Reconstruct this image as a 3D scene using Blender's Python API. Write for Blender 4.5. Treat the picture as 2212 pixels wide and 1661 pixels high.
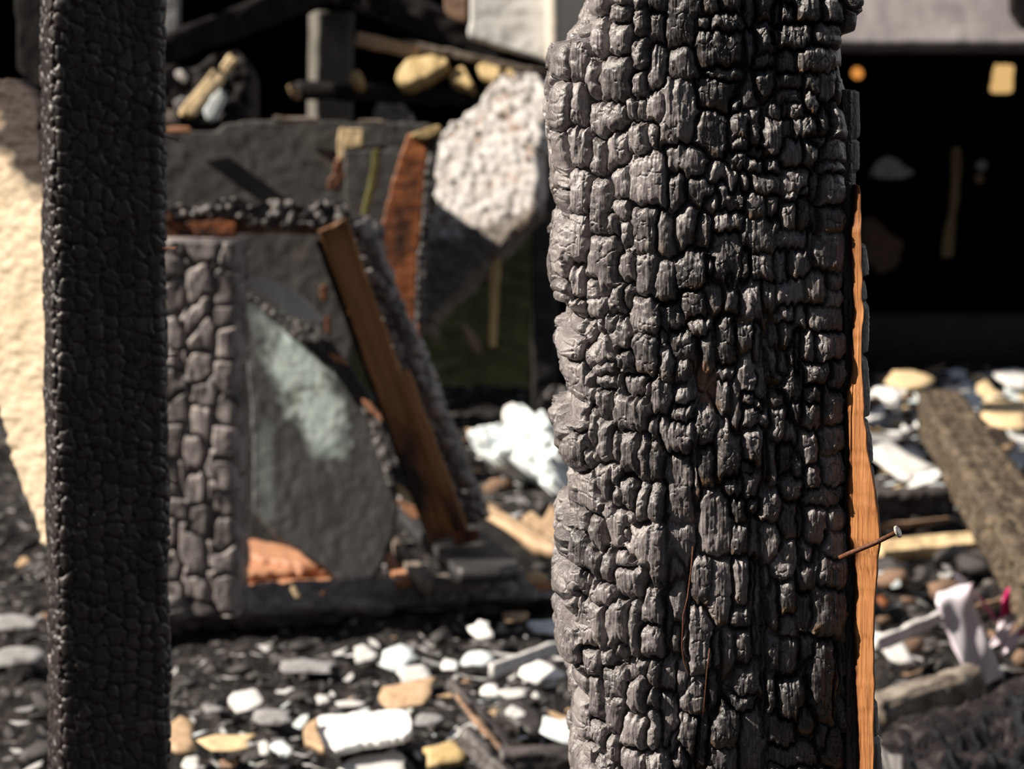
import bpy, math, random
import numpy as np
from mathutils import Vector, Matrix

# ------------------------------------------------------------------ camera, world, sun, exposure
for o in list(bpy.data.objects):
    bpy.data.objects.remove(o)
SC = bpy.context.scene
COL = SC.collection
PITCH = math.radians(8.0)
FPX = 85.0 / 36.0 * 2212.0
CAMZ = 1.15
CP, SP = math.cos(PITCH), math.sin(PITCH)
cam_data = bpy.data.cameras.new('camera')
cam = bpy.data.objects.new('camera', cam_data)
COL.objects.link(cam)
cam.location = (0, 0, CAMZ)
cam.rotation_euler = (math.radians(90) - PITCH, 0, 0)
cam_data.lens = 85.0
cam_data.sensor_width = 36.0
cam_data.clip_start = 0.05
cam_data.clip_end = 200
cam_data.dof.use_dof = True
cam_data.dof.focus_distance = 1.80
cam_data.dof.aperture_fstop = 10.0
cam_data.dof.aperture_blades = 9
SC.camera = cam

SC.view_settings.view_transform = 'Standard'
SC.view_settings.look = 'None'
SC.view_settings.exposure = 0.0
SC.view_settings.gamma = 1.0
SC.view_settings.use_curve_mapping = False

world = bpy.data.worlds.new('sky')
SC.world = world
world.use_nodes = True
wn = world.node_tree
wn.nodes.clear()
w_out = wn.nodes.new('ShaderNodeOutputWorld')
w_bg = wn.nodes.new('ShaderNodeBackground')
w_tc = wn.nodes.new('ShaderNodeTexCoord')
w_sep = wn.nodes.new('ShaderNodeSeparateXYZ')
w_ramp = wn.nodes.new('ShaderNodeValToRGB')
wn.links.new(w_tc.outputs['Generated'], w_sep.inputs[0])
w_mr = wn.nodes.new('ShaderNodeMapRange')
w_mr.inputs['From Min'].default_value = -1
wn.links.new(w_sep.outputs['Z'], w_mr.inputs['Value'])
wn.links.new(w_mr.outputs[0], w_ramp.inputs[0])
we = w_ramp.color_ramp.elements
we[0].position = 0.48; we[0].color = (0.03, 0.027, 0.028, 1)
we[1].position = 1.0; we[1].color = (0.60, 0.68, 0.90, 1)
e = w_ramp.color_ramp.elements.new(0.56); e.color = (0.30, 0.29, 0.30, 1)
w_dot = wn.nodes.new('ShaderNodeVectorMath'); w_dot.operation = 'DOT_PRODUCT'
wn.links.new(w_tc.outputs['Generated'], w_dot.inputs[0])
_hz = Vector((0.90, 0.30, 0.32)).normalized()
w_dot.inputs[1].default_value = _hz
w_lobe = wn.nodes.new('ShaderNodeMapRange'); w_lobe.interpolation_type = 'SMOOTHSTEP'  # bright sky patch added as a soft rim light from back right
w_lobe.inputs['From Min'].default_value = 0.84; w_lobe.inputs['From Max'].default_value = 0.98
w_lobe.inputs['To Max'].default_value = 5.0
wn.links.new(w_dot.outputs['Value'], w_lobe.inputs['Value'])
w_add = wn.nodes.new('ShaderNodeMix'); w_add.data_type = 'RGBA'; w_add.blend_type = 'ADD'
w_add.inputs[0].default_value = 1.0
w_comb = wn.nodes.new('ShaderNodeCombineColor')
for k in range(3): wn.links.new(w_lobe.outputs[0], w_comb.inputs[k])
wn.links.new(w_ramp.outputs[0], w_add.inputs[6]); wn.links.new(w_comb.outputs[0], w_add.inputs[7])
wn.links.new(w_add.outputs[2], w_bg.inputs['Color'])
w_bg.inputs['Strength'].default_value = 0.26
wn.links.new(w_bg.outputs[0], w_out.inputs['Surface'])

SUNV = Vector((-0.80, -0.09, 0.60)).normalized()       # direction towards the sun
sun_d = bpy.data.lights.new('sun', 'SUN')
sun_d.energy = 9.5
sun_d.color = (1.0, 0.905, 0.785)
sun_d.angle = math.radians(0.6)
sun = bpy.data.objects.new('sun', sun_d)
COL.objects.link(sun)
sun.rotation_euler = SUNV.to_track_quat('Z', 'Y').to_euler()
sun.location = SUNV * 12

# ------------------------------------------------------------------ pixel to world
def P(px, py, d):
    a = (px - 1106.0) / FPX
    b = (830.5 - py) / FPX
    return Vector((a * d, d * (CP + b * SP), CAMZ + d * (-SP + b * CP)))

def Parr(px, py, d):
    a = (px - 1106.0) / FPX
    b = (830.5 - py) / FPX
    return np.stack([a * d, d * (CP + b * SP), CAMZ + d * (-SP + b * CP)], -1)

def foot(px, d, z=-.02):
    """point on the ground under pixel column px at depth d"""
    b = (z - CAMZ) / d
    py = 830.5 - (b + SP) / CP * FPX
    return P(px, py, d)

def gd(py, z=0.0):
    b = (830.5 - py) / FPX
    return (CAMZ - z) / (SP - b * CP)

def G(px, py, z=0.0):
    return P(px, py, gd(py, z))

def pxm(d):
    return d / FPX

# ------------------------------------------------------------------ numpy noise
def _hash(ix, iy, seed):
    ix = ix.astype(np.int64); iy = iy.astype(np.int64)
    h = (ix * 374761393 + iy * 668265263 + seed * 974634777) & 0xFFFFFFFF
    h = ((h ^ (h >> 13)) * 1274126177) & 0xFFFFFFFF
    h = ((h ^ (h >> 16)) * 2246822519) & 0xFFFFFFFF
    return ((h ^ (h >> 15)) & 0xFFFFFF) / float(0xFFFFFF)

def vnoise(x, y, seed=0):
    x = np.asarray(x, float); y = np.asarray(y, float)
    ix = np.floor(x); iy = np.floor(y)
    fx = x - ix; fy = y - iy
    fx = fx * fx * (3 - 2 * fx); fy = fy * fy * (3 - 2 * fy)
    a = _hash(ix, iy, seed); b = _hash(ix + 1, iy, seed)
    c = _hash(ix, iy + 1, seed); d = _hash(ix + 1, iy + 1, seed)
    return (a * (1 - fx) + b * fx) * (1 - fy) + (c * (1 - fx) + d * fx) * fy - 0.5

def fbm(x, y, seed=0, octv=4):
    s = 0; a = 1.0
    for i in range(octv):
        s = s + a * vnoise(x * 2 ** i, y * 2 ** i, seed + i * 17)
        a *= 0.5
    return s

def cells(x, y, seed=0, jit=0.85, perx=0):
    """jittered-grid voronoi: returns F1, F2-F1, random per cell"""
    ix = np.floor(x); iy = np.floor(y)
    f1 = np.full(np.shape(x), 9.0); f2 = np.full(np.shape(x), 9.0); rid = np.zeros(np.shape(x))
    for ox in (-1, 0, 1):
        for oy in (-1, 0, 1):
            gx = ix + ox; gy = iy + oy
            hx = np.mod(gx, perx) if perx else gx
            cx = gx + 0.5 + jit * (_hash(hx, gy, seed) - 0.5)
            cy = gy + 0.5 + jit * (_hash(hx, gy, seed + 5) - 0.5)
            r = _hash(hx, gy, seed + 9)
            d = (np.abs(x - cx) ** 2.4 + np.abs(y - cy) ** 2.4) ** (1 / 2.4)
            nearer = d < f1
            f2 = np.where(nearer, f1, np.minimum(f2, d))
            rid = np.where(nearer, r, rid)
            f1 = np.where(nearer, d, f1)
    return f1, f2 - f1, rid

# ------------------------------------------------------------------ mesh + object helpers
def mesh_np(name, V, F4, attrs=None, smooth=True, F3=None):
    me = bpy.data.meshes.new(name)
    V = np.ascontiguousarray(V, dtype=np.float32)
    F4 = np.ascontiguousarray(F4, dtype=np.int32).reshape(-1, 4)
    n3 = 0 if F3 is None else len(F3)
    me.vertices.add(len(V))
    me.vertices.foreach_set('co', V.ravel())
    loops = F4.ravel()
    if n3:
        F3 = np.ascontiguousarray(F3, dtype=np.int32).reshape(-1, 3)
        loops = np.concatenate([loops, F3.ravel()])
    me.loops.add(len(loops))
    me.loops.foreach_set('vertex_index', loops)
    me.polygons.add(len(F4) + n3)
    st = np.arange(len(F4)) * 4
    if n3:
        st = np.concatenate([st, len(F4) * 4 + np.arange(n3) * 3])
    me.polygons.foreach_set('loop_start', st.astype(np.int32))
    me.update(calc_edges=True)
    if smooth:
        me.polygons.foreach_set('use_smooth', np.ones(len(F4) + n3, dtype=bool))
    for k, a in (attrs or {}).items():
        at = me.attributes.new(k, 'FLOAT', 'POINT')
        at.data.foreach_set('value', np.ascontiguousarray(a, dtype=np.float32).ravel())
    me.validate()
    return me

def tag(o, label=None, cat=None, group=None, kind=None):
    if label: o['label'] = label
    if cat: o['category'] = cat
    if group: o['group'] = group
    if kind: o['kind'] = kind
    return o

def link(name, me, mat, parent=None, mw=None):
    o = bpy.data.objects.new(name, me)
    COL.objects.link(o)
    if mat is not None:
        me.materials.clear(); me.materials.append(mat)
    mw = mw or Matrix.Identity(4)
    if parent is not None:
        o.parent = parent
        o.matrix_basis = root_mw[parent.name].inverted() @ mw
    else:
        o.matrix_basis = mw
    root_mw[o.name] = mw
    return o
root_mw = {}

def thing(name, loc, label, cat, group=None):
    o = bpy.data.objects.new(name, None)
    COL.objects.link(o)
    o.empty_display_size = 0.05
    mw = Matrix.Translation(Vector(loc))
    o.matrix_basis = mw
    root_mw[o.name] = mw
    return tag(o, label, cat, group)

def grid_faces(nr, nc, wrap=False, off=0):
    r = np.arange(nr - 1)[:, None]
    c = np.arange(nc if wrap else nc - 1)[None, :]
    c2 = (c + 1) % nc
    a = r * nc + c; b = r * nc + c2; d = (r + 1) * nc + c; e_ = (r + 1) * nc + c2
    return np.stack([a, b, e_, d], -1).reshape(-1, 4) + off

# ------------------------------------------------------------------ materials
def mat_new(name):
    m = bpy.data.materials.new(name)
    m.use_nodes = True
    nt = m.node_tree
    b = nt.nodes['Principled BSDF']
    return m, nt, b

def nd(nt, t, **kw):
    n = nt.nodes.new(t)
    for k, v in kw.items():
        setattr(n, k, v)
    return n

def ramp(nt, stops, fac):
    r = nt.nodes.new('ShaderNodeValToRGB')
    el = r.color_ramp.elements
    el[0].position = stops[0][0]; el[0].color = (*stops[0][1], 1)
    el[1].position = stops[-1][0]; el[1].color = (*stops[-1][1], 1)
    for p, c in stops[1:-1]:
        q = el.new(p); q.color = (*c, 1)
    nt.links.new(fac, r.inputs[0])
    return r.outputs[0]

def noise(nt, scale=(1, 1, 1), sc=5.0, detail=4, rough=0.55, coord='Object', rot=None):
    tc = nt.nodes.new('ShaderNodeTexCoord')
    mp = nt.nodes.new('ShaderNodeMapping')
    mp.inputs['Scale'].default_value = scale
    if rot: mp.inputs['Rotation'].default_value = rot
    nt.links.new(tc.outputs[coord], mp.inputs[0])
    n = nt.nodes.new('ShaderNodeTexNoise')
    n.inputs['Scale'].default_value = sc
    n.inputs['Detail'].default_value = detail
    n.inputs['Roughness'].default_value = rough
    nt.links.new(mp.outputs[0], n.inputs['Vector'])
    return n.outputs['Fac']

def mixc(nt, fac, a, b, mode='MIX'):
    m = nt.nodes.new('ShaderNodeMix')
    m.data_type = 'RGBA'; m.blend_type = mode
    for i, v in ((0, fac), (6, a), (7, b)):
        if hasattr(v, 'is_linked') or hasattr(v, 'links'):
            nt.links.new(v, m.inputs[i])
        elif isinstance(v, (tuple, list)):
            m.inputs[i].default_value = (*v, 1)
        else:
            m.inputs[i].default_value = v
    return m.outputs[2]

def attr(nt, name):
    a = nt.nodes.new('ShaderNodeAttribute')
    a.attribute_name = name
    return a.outputs['Fac']

def bump(nt, b, h, strength, dist):
    bp = nt.nodes.new('ShaderNodeBump')
    bp.inputs['Strength'].default_value = strength
    bp.inputs['Distance'].default_value = dist
    nt.links.new(h, bp.inputs['Height'])
    nt.links.new(bp.outputs[0], b.inputs['Normal'])

def char_mat(name, dark, light, amber=(0.16, 0.085, 0.03), bare=(0.42, 0.24, 0.17), grain=(420, 420, 26),
             rough=0.42, spec=0.5, bstr=0.5, bdist=0.0009):
    m, nt, b = mat_new(name)
    g = noise(nt, grain, 1.0, 5, 0.6)
    big = noise(nt, (1, 1, 1), 14, 4, 0.6)
    fine = noise(nt, (1, 1, 1), 260, 3, 0.6)
    tone = attr(nt, 'tone')
    # 0.5 + gain * (grain - .5) + gain * (patches - .5) + gain * (tone - .5)
    acc = None
    for src, gain in ((g, 2.2), (fine, 0.8), (big, 1.6), (tone, 0.75)):
        q = nd(nt, 'ShaderNodeMath', operation='MULTIPLY_ADD'); nt.links.new(src, q.inputs[0])
        q.inputs[1].default_value = gain
        if acc is None: q.inputs[2].default_value = 0.5 - 0.5 * (2.2 + 0.8 + 1.6 + 0.75)
        else: nt.links.new(acc, q.inputs[2])
        acc = q.outputs[0]
    mid = tuple(d * .62 + l * .38 for d, l in zip(dark, light))
    c = ramp(nt, [(0.02, dark), (0.50, mid), (1.0, light)], acc)
    c = mixc(nt, attr(nt, 'amber'), c, amber)
    barec = mixc(nt, g, tuple(x * 0.55 for x in bare), bare)
    c = mixc(nt, attr(nt, 'bare'), c, barec)
    nt.links.new(c, b.inputs['Base Color'])
    r = nd(nt, 'ShaderNodeMapRange'); nt.links.new(fine, r.inputs[0])
    r.inputs['To Min'].default_value = rough - 0.12; r.inputs['To Max'].default_value = rough + 0.2
    nt.links.new(r.outputs[0], b.inputs['Roughness'])
    b.inputs['Specular IOR Level'].default_value = spec
    mh = nd(nt, 'ShaderNodeMath', operation='MULTIPLY_ADD'); nt.links.new(fine, mh.inputs[0]); mh.inputs[1].default_value = 0.7
    nt.links.new(g, mh.inputs[2])
    bump(nt, b, mh.outputs[0], bstr, bdist)
    return m

def wood_mat(name, c1, c2, c3=None, grain=(260, 260, 7), rough=0.55, burnt=(0.02, 0.012, 0.01), spec=0.3, patches=0.0, bstr=0.5, bd=0.0008):
    m, nt, b = mat_new(name)
    g = noise(nt, grain, 1.0, 5, 0.62)
    big = noise(nt, (1, 1, 0.3), 16, 4, 0.6)
    c = ramp(nt, [(0.30, c1), (0.52, c2), (0.75, c3 or c2)], g)
    if patches > 0:
        f = ramp(nt, [(0.62 - patches * 0.25, (0, 0, 0)), (0.78 - patches * 0.25, (1, 1, 1))], big)
        c = mixc(nt, f, c, burnt)
    c = mixc(nt, attr(nt, 'burn'), c, burnt)
    nt.links.new(c, b.inputs['Base Color'])
    b.inputs['Roughness'].default_value = rough
    b.inputs['Specular IOR Level'].default_value = spec
    bump(nt, b, g, bstr, bd)
    return m

def plain_mat(name, c1, c2, sc=20, rough=0.8, spec=0.2, dist=0.003, stain=None, stain_sc=3, stain_lo=0.55, burn=None, stretch=(1, 1, 1)):
    m, nt, b = mat_new(name)
    n = noise(nt, stretch, sc, 5, 0.6)
    c = ramp(nt, [(0.35, c1), (0.65, c2)], n)
    if stain:
        s = noise(nt, stretch, stain_sc, 5, 0.65)
        f = ramp(nt, [(stain_lo, (0, 0, 0)), (stain_lo + 0.12, (1, 1, 1))], s)
        c = mixc(nt, f, c, stain)
    if burn:
        c = mixc(nt, attr(nt, 'burn'), c, burn)
    nt.links.new(c, b.inputs['Base Color'])
    b.inputs['Roughness'].default_value = rough
    b.inputs['Specular IOR Level'].default_value = spec
    bump(nt, b, n, 0.6, dist)
    return m

M = {}
M['post'] = char_mat('post_char', (0.016, 0.015, 0.016), (0.27, 0.245, 0.245), grain=(800, 800, 40), rough=0.30, spec=0.85, bstr=1.0, bdist=0.0008)
M['post_dark'] = char_mat('dark_char', (0.007, 0.005, 0.005), (0.038, 0.029, 0.028), amber=(0.10, 0.06, 0.025), rough=0.42, spec=0.55)
M['post_grey'] = char_mat('grey_char', (0.040, 0.036, 0.035), (0.31, 0.275, 0.265), rough=0.5)
M['fallen'] = char_mat('checked_char', (0.03, 0.022, 0.016), (0.20, 0.15, 0.10), rough=0.6, spec=.3)
M['lump'] = char_mat('lump_char', (0.014, 0.012, 0.012), (0.085, 0.075, 0.072), rough=0.45)
M['beam'] = char_mat('beam_char', (0.022, 0.019, 0.019), (0.12, 0.105, 0.10), rough=0.5)
M['slab'] = char_mat('slab_char', (0.020, 0.018, 0.018), (0.075, 0.065, 0.058), grain=(600, 600, 16), rough=0.5)
M['rim_light_paint'] = char_mat('rim_light_white', (0.50, 0.48, 0.46), (0.85, 0.83, 0.80), rough=0.7, spec=0.3)  # white for the rim highlight painted along the split plank
M['strip'] = wood_mat('strip_wood', (0.20, 0.065, 0.020), (0.44, 0.185, 0.065), (0.60, 0.30, 0.125), grain=(1000, 1000, 9), burnt=(0.07, 0.018, 0.008))
M['stud'] = wood_mat('stud_wood', (0.20, 0.085, 0.035), (0.34, 0.16, 0.065), (0.42, 0.21, 0.09), grain=(90, 90, 2.5), patches=0.35)
M['rust_wood'] = wood_mat('rust_wood', (0.08, 0.026, 0.011), (0.25, 0.080, 0.030), (0.42, 0.16, 0.055), grain=(10, 10, 45), patches=0.45, bstr=.3)
M['terracotta'] = wood_mat('terracotta_wood', (0.30, 0.13, 0.07), (0.48, 0.24, 0.14), grain=(60, 60, 4))
M['cream'] = wood_mat('cream_wood', (0.52, 0.36, 0.19), (0.74, 0.56, 0.33), (0.82, 0.66, 0.42), grain=(70, 70, 4))
M['tan'] = wood_mat('tan_wood', (0.30, 0.185, 0.105), (0.50, 0.35, 0.22), grain=(60, 60, 5))
M['gold'] = wood_mat('golden_wood', (0.30, 0.20, 0.085), (0.50, 0.37, 0.18), grain=(70, 70, 5))
M['dirty_cream'] = plain_mat('cream_board', (0.44, 0.345, 0.24), (0.56, 0.46, 0.335), sc=22, dist=.0005, stretch=(1, 1, .35), stain=(0.30, 0.17, 0.09), stain_sc=7, stain_lo=0.62, burn=(0.035, 0.026, 0.022))
M['white'] = plain_mat('white_plaster', (0.74, 0.74, 0.73), (0.90, 0.90, 0.89), sc=40)
M['pale'] = plain_mat('pale_plaster', (0.50, 0.49, 0.48), (0.70, 0.69, 0.68), sc=40)
M['grey'] = plain_mat('grey_plaster', (0.20, 0.20, 0.20), (0.36, 0.35, 0.35), sc=40, stain=(0.06, 0.055, 0.05), stain_sc=14)
M['blue'] = plain_mat('bluish_plaster', (0.58, 0.64, 0.66), (0.80, 0.85, 0.86), sc=40)
M['brown'] = plain_mat('brown_scrap', (0.16, 0.10, 0.07), (0.34, 0.22, 0.15), sc=50)
M['black'] = plain_mat('black_wood', (0.006, 0.005, 0.005), (0.018, 0.015, 0.015), sc=20, rough=0.75)
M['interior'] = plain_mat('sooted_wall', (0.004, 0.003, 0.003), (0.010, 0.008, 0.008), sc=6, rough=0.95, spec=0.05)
M['header'] = plain_mat('sooted_board', (0.048, 0.047, 0.045), (0.085, 0.08, 0.076), sc=10, rough=0.7, dist=.001, stain=(0.14, 0.10, 0.075), stain_sc=5, stain_lo=0.6, stretch=(1, 1, 3))
M['fascia'] = plain_mat('grey_fascia', (0.22, 0.20, 0.205), (0.34, 0.315, 0.315), sc=4, rough=0.8, stain=(0.15, 0.135, 0.135), stain_sc=2.5, stain_lo=0.55)
M['siding'] = plain_mat('white_siding', (0.70, 0.70, 0.68), (0.80, 0.80, 0.78), sc=4, rough=0.7, dist=0.001, stain=(0.55, 0.55, 0.53), stain_sc=7, stain_lo=0.60)
M['beige'] = plain_mat('beige_siding', (0.50, 0.46, 0.40), (0.58, 0.53, 0.46), sc=4, rough=0.7, dist=0.001)
M['foundation'] = plain_mat('foundation', (0.045, 0.034, 0.034), (0.075, 0.058, 0.056), sc=6, rough=0.9)
M['moss'] = plain_mat('mossy_earth', (0.06, 0.058, 0.022), (0.17, 0.165, 0.06), sc=10, rough=0.95, stain=(0.30, 0.26, 0.17), stain_sc=6, stain_lo=0.62)
M['popcorn'] = plain_mat('sprayed_insulation', (0.30, 0.275, 0.26), (0.58, 0.57, 0.56), sc=34, stain=(0.26, 0.17, 0.12), stain_sc=16, stain_lo=0.54, burn=(0.13, 0.115, 0.105))
M['greypost'] = plain_mat('grey_painted_wood', (0.10, 0.095, 0.085), (0.15, 0.14, 0.125), sc=12, rough=0.7)
M['rod'] = plain_mat('ashy_wood', (0.11, 0.085, 0.07), (0.27, 0.235, 0.20), sc=30)

def rust():
    m, nt, b = mat_new('rusty_iron')
    n = noise(nt, (1, 1, 1), 500, 4)
    nt.links.new(ramp(nt, [(0.35, (0.05, 0.018, 0.010)), (0.65, (0.17, 0.055, 0.022))], n), b.inputs['Base Color'])
    b.inputs['Roughness'].default_value = 0.7; b.inputs['Metallic'].default_value = 0.25
    bump(nt, b, n, 0.6, 0.0005)
    return m
M['rust'] = rust()
def nailhead():
    m, nt, b = mat_new('worn_steel')
    n = noise(nt, (1, 1, 1), 400, 4)
    nt.links.new(ramp(nt, [(0.35, (0.35, 0.30, 0.25)), (0.65, (0.75, 0.70, 0.62))], n), b.inputs['Base Color'])
    b.inputs['Roughness'].default_value = 0.5; b.inputs['Metallic'].default_value = 0.2
    bump(nt, b, n, 0.6, 0.0005)
    return m
M['nailhead'] = nailhead()

def panel_mat():
    m, nt, b = mat_new('leaning_panel')
    n = noise(nt, (1, 1, 1), 9, 5, 0.65)
    c = ramp(nt, [(0.3, (0.014, 0.0135, 0.014)), (0.7, (0.040, 0.038, 0.039))], n)
    n2 = noise(nt, (1, 1, 0.6), 16, 5, 0.7)
    paint = ramp(nt, [(0.36, (0.07, 0.09, 0.07)), (0.48, (0.36, 0.43, 0.41)), (0.60, (0.24, 0.31, 0.29)), (0.72, (0.24, 0.15, 0.09))], n2)
    c = mixc(nt, attr(nt, 'paint'), c, paint)
    nt.links.new(c, b.inputs['Base Color'])
    b.inputs['Roughness'].default_value = 0.55
    bump(nt, b, n2, 0.4, 0.0015)
    return m
M['panel'] = panel_mat()

def ground_mat():
    m, nt, b = mat_new('charred_rubble_ground')
    tc = nt.nodes.new('ShaderNodeTexCoord')
    v = nt.nodes.new('ShaderNodeTexVoronoi'); v.inputs['Scale'].default_value = 55
    nt.links.new(tc.outputs['Object'], v.inputs['Vector'])
    sp = nt.nodes.new('ShaderNodeSeparateColor'); nt.links.new(v.outputs['Color'], sp.inputs[0])
    c = ramp(nt, [(0.0, (0.006, 0.006, 0.006)), (0.62, (0.022, 0.019, 0.018)), (0.90, (0.045, 0.038, 0.036)), (0.96, (0.15, 0.14, 0.135)), (1.0, (0.42, 0.41, 0.40))], sp.outputs[0])
    n = noise(nt, (1, 1, 1), 120, 4)
    nt.links.new(c, b.inputs['Base Color'])
    b.inputs['Roughness'].default_value = 0.8
    b.inputs['Specular IOR Level'].default_value = 0.2
    mh = nd(nt, 'ShaderNodeMath', operation='ADD'); nt.links.new(n, mh.inputs[0]); nt.links.new(v.outputs['Distance'], mh.inputs[1])
    bump(nt, b, mh.outputs[0], 0.8, 0.008)
    return m
M['ground'] = ground_mat()

def tape_mat():
    m, nt, b = mat_new('barrier_tape')
    c = mixc(nt, attr(nt, 'bare'), (0.78, 0.74, 0.80), (0.50, 0.012, 0.13))
    nt.links.new(c, b.inputs['Base Color'])
    b.inputs['Roughness'].default_value = 0.35
    b.inputs['Transmission Weight'].default_value = 0.0
    return m
M['tape'] = tape_mat()

def glow_mat(name, col, st):  # emission stands in for sunlight on small bits of the interior
    m, nt, b = mat_new(name)
    b.inputs['Base Color'].default_value = (*col, 1)
    b.inputs['Emission Color'].default_value = (*col, 1)
    b.inputs['Emission Strength'].default_value = st
    return m
M['glow_amber'] = glow_mat('glow_square', (1.0, 0.62, 0.24), 0.75)
M['lit_orange'] = glow_mat('glow_orange', (1.0, 0.38, 0.08), 0.8)

# ------------------------------------------------------------------ HERO: the main charred post
def conv(lines, ox, oy, sc):
    out = []
    for l in lines.strip().split(';'):
        t = [float(x) for x in l.split()]
        if len(t) < 4: continue
        h = t[4] if len(t) > 4 else 1.0
        out.append(((t[0] + t[2]) / 2 * sc + ox, (t[1] + t[3]) / 2 * sc + oy, (t[2] - t[0]) / 2 * sc, (t[3] - t[1]) / 2 * sc, h))
    return out
S1, S2 = 360 / 1424, 360 / 1297
chips = []
chips += conv("""395 -60 570 105;570 -60 700 60;300 20 390 190 .6;230 190 380 320 .6;390 150 555 470;545 205 735 460;555 40 705 200;30 345 225 710;
215 345 400 710;350 525 490 870;480 480 730 870;45 700 235 1140;225 700 385 1110;390 870 690 1200;20 1180 225 1500;215 1060 400 1440;
405 1190 535 1520;530 1080 715 1450;780 -40 860 65;765 90 860 310;755 335 875 580;755 600 870 830;700 810 790 1010;780 830 870 1010 .7;
870 90 1020 370 .5;870 390 1010 770 .7;870 -60 1040 90 .5;1040 -60 1300 400 .7;1070 370 1300 680 .8;870 780 1040 1030 .9;980 700 1290 1220;
715 1050 900 1320;880 1040 975 1240;740 1320 1050 1800;1040 1240 1400 1500 .9;1040 1450 1190 1860""", 1180, 0, S1)
chips += conv("""0 -60 130 120 .9;130 -60 320 90 .7;45 120 325 270 1.1;-90 270 300 560;-60 150 45 270 .8;40 560 300 680 .8;-60 680 230 950 .6;-100 980 170 1360 1.1;
440 220 580 470 .8;350 280 440 520 .4;330 -60 440 200 .2;440 -60 590 180 .6;590 50 660 210 .6;580 270 645 360 .6;650 200 930 420 .9;920 190 1180 440;660 50 790 200 .9;
790 -20 1000 190 1.2;1000 10 1190 210 1.2;1180 30 1290 300 1.2;1190 -60 1350 60 1.2;780 370 1120 610 1;650 430 800 650 .6;440 450 590 600 .4;
440 600 590 790 .7;340 640 450 900 .6;640 620 850 770 .6;640 760 850 900 .6;860 620 980 780 .8;980 620 1120 860 .7;1120 480 1210 900 .6;
850 770 980 990 .8;700 870 870 1010 .8;220 870 310 970 .7;240 970 390 1180;370 1040 500 1210;390 940 480 1040 .6;560 900 655 1040 .7;
480 1040 670 1320 1.2;770 1000 970 1170;970 950 1080 1140 .9;1060 910 1185 1190 1.1;220 1180 370 1310 .9;190 1300 370 1440 .9;370 1250 520 1350 .7;
370 1340 520 1480;510 1330 650 1480 .8;660 1190 850 1400 .9;840 1200 950 1440;900 1150 1040 1230 .7;1040 1190 1260 1400 .8;940 1370 1200 1470 .8;
160 1420 280 1760 .9;0 1380 160 1560 .9;300 1480 400 1650 .9;380 1470 620 1660;660 1440 900 1640 .9;900 1460 1000 1700 .3;670 820 740 1000 .2;660 1020 760 1180 .2""", 1520, 0, S1)
chips += conv("""60 -60 210 90;100 70 240 340 .9;205 -80 410 250;410 -40 570 420;590 -140 745 140;580 140 740 310 .9;560 240 650 430;45 365 180 840;
180 270 410 750;350 450 660 910;30 860 230 1010;90 960 225 1090;225 670 370 1000;370 810 490 1010;220 1000 370 1200;375 1000 550 1190;
205 1190 400 1340;350 1210 460 1430;470 1190 530 1310;95 1330 355 1570;360 1310 580 1640;540 1100 640 1290;580 1150 755 1460;560 880 690 1130 .9;
690 860 775 1060 .9;630 590 785 850 .9;660 320 780 540 .8;740 140 970 560;950 230 1120 570;790 590 960 970;940 690 1100 1000;1070 140 1290 500;
1270 260 1410 540 .9;1200 -40 1424 210 .9;1130 590 1420 850;740 950 970 1270;1180 900 1380 1130 .9;1230 1120 1400 1260 .9;650 1390 780 1620;
750 1290 970 1600;610 1480 680 1600 .9;960 1370 1090 1650 .9;970 1240 1050 1400 .7;1050 1250 1240 1500 .6;1100 1480 1210 1700 .8;980 1000 1160 1240 .5""", 1180, 400, S1)
chips += conv("""-20 80 140 230 .9;120 -40 310 220;100 220 300 390;370 70 530 270;530 100 620 280;340 300 610 560 1.1;80 450 310 870 .8;310 540 390 870 .9;
400 550 600 800 1.1;680 30 780 140 1.1;670 150 790 365 1.2;790 100 890 370 .8;820 0 920 100 .8;600 400 880 540 .9;600 550 720 820 .5;700 540 900 770;
900 190 980 400 .1;980 180 1200 400;980 -60 1200 170 .9;900 400 945 700 .1;930 410 1195 715 1.1;860 740 1060 1010;1050 740 1190 890 .9;1040 900 1190 1060 .9;
1200 640 1262 920 .6;1200 920 1262 1130 .6;1200 1130 1262 1270 .6;1200 1270 1262 1450 .6;1200 380 1250 640 .6;1200 1450 1262 1680 .5;1205 120 1250 380 .6;1205 -120 1250 120 .6;
180 710 250 880 .9;0 620 90 800 .9;0 820 160 1100 .8;165 890 300 1090;290 800 490 1160 .8;500 810 620 1050 .6;620 820 840 1030 .9;640 1000 780 1180 .7;
880 1030 1190 1250 .9;760 1030 880 1230 .7;830 1270 950 1490 .9;950 1260 1195 1470;260 1160 420 1420 .9;100 1150 270 1530 .8;420 1160 480 1500 .5;
640 1180 730 1380 .8;560 1240 640 1420 .8;700 1390 770 1540 .8;540 1400 620 1661 .8;610 1440 700 1660 .8;270 1440 430 1800 .8;0 1250 100 1560 .6;100 1530 260 1700 .6;
770 1250 830 1650 .1;430 1500 530 1900 .2""", 1520, 400, S1)
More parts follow.
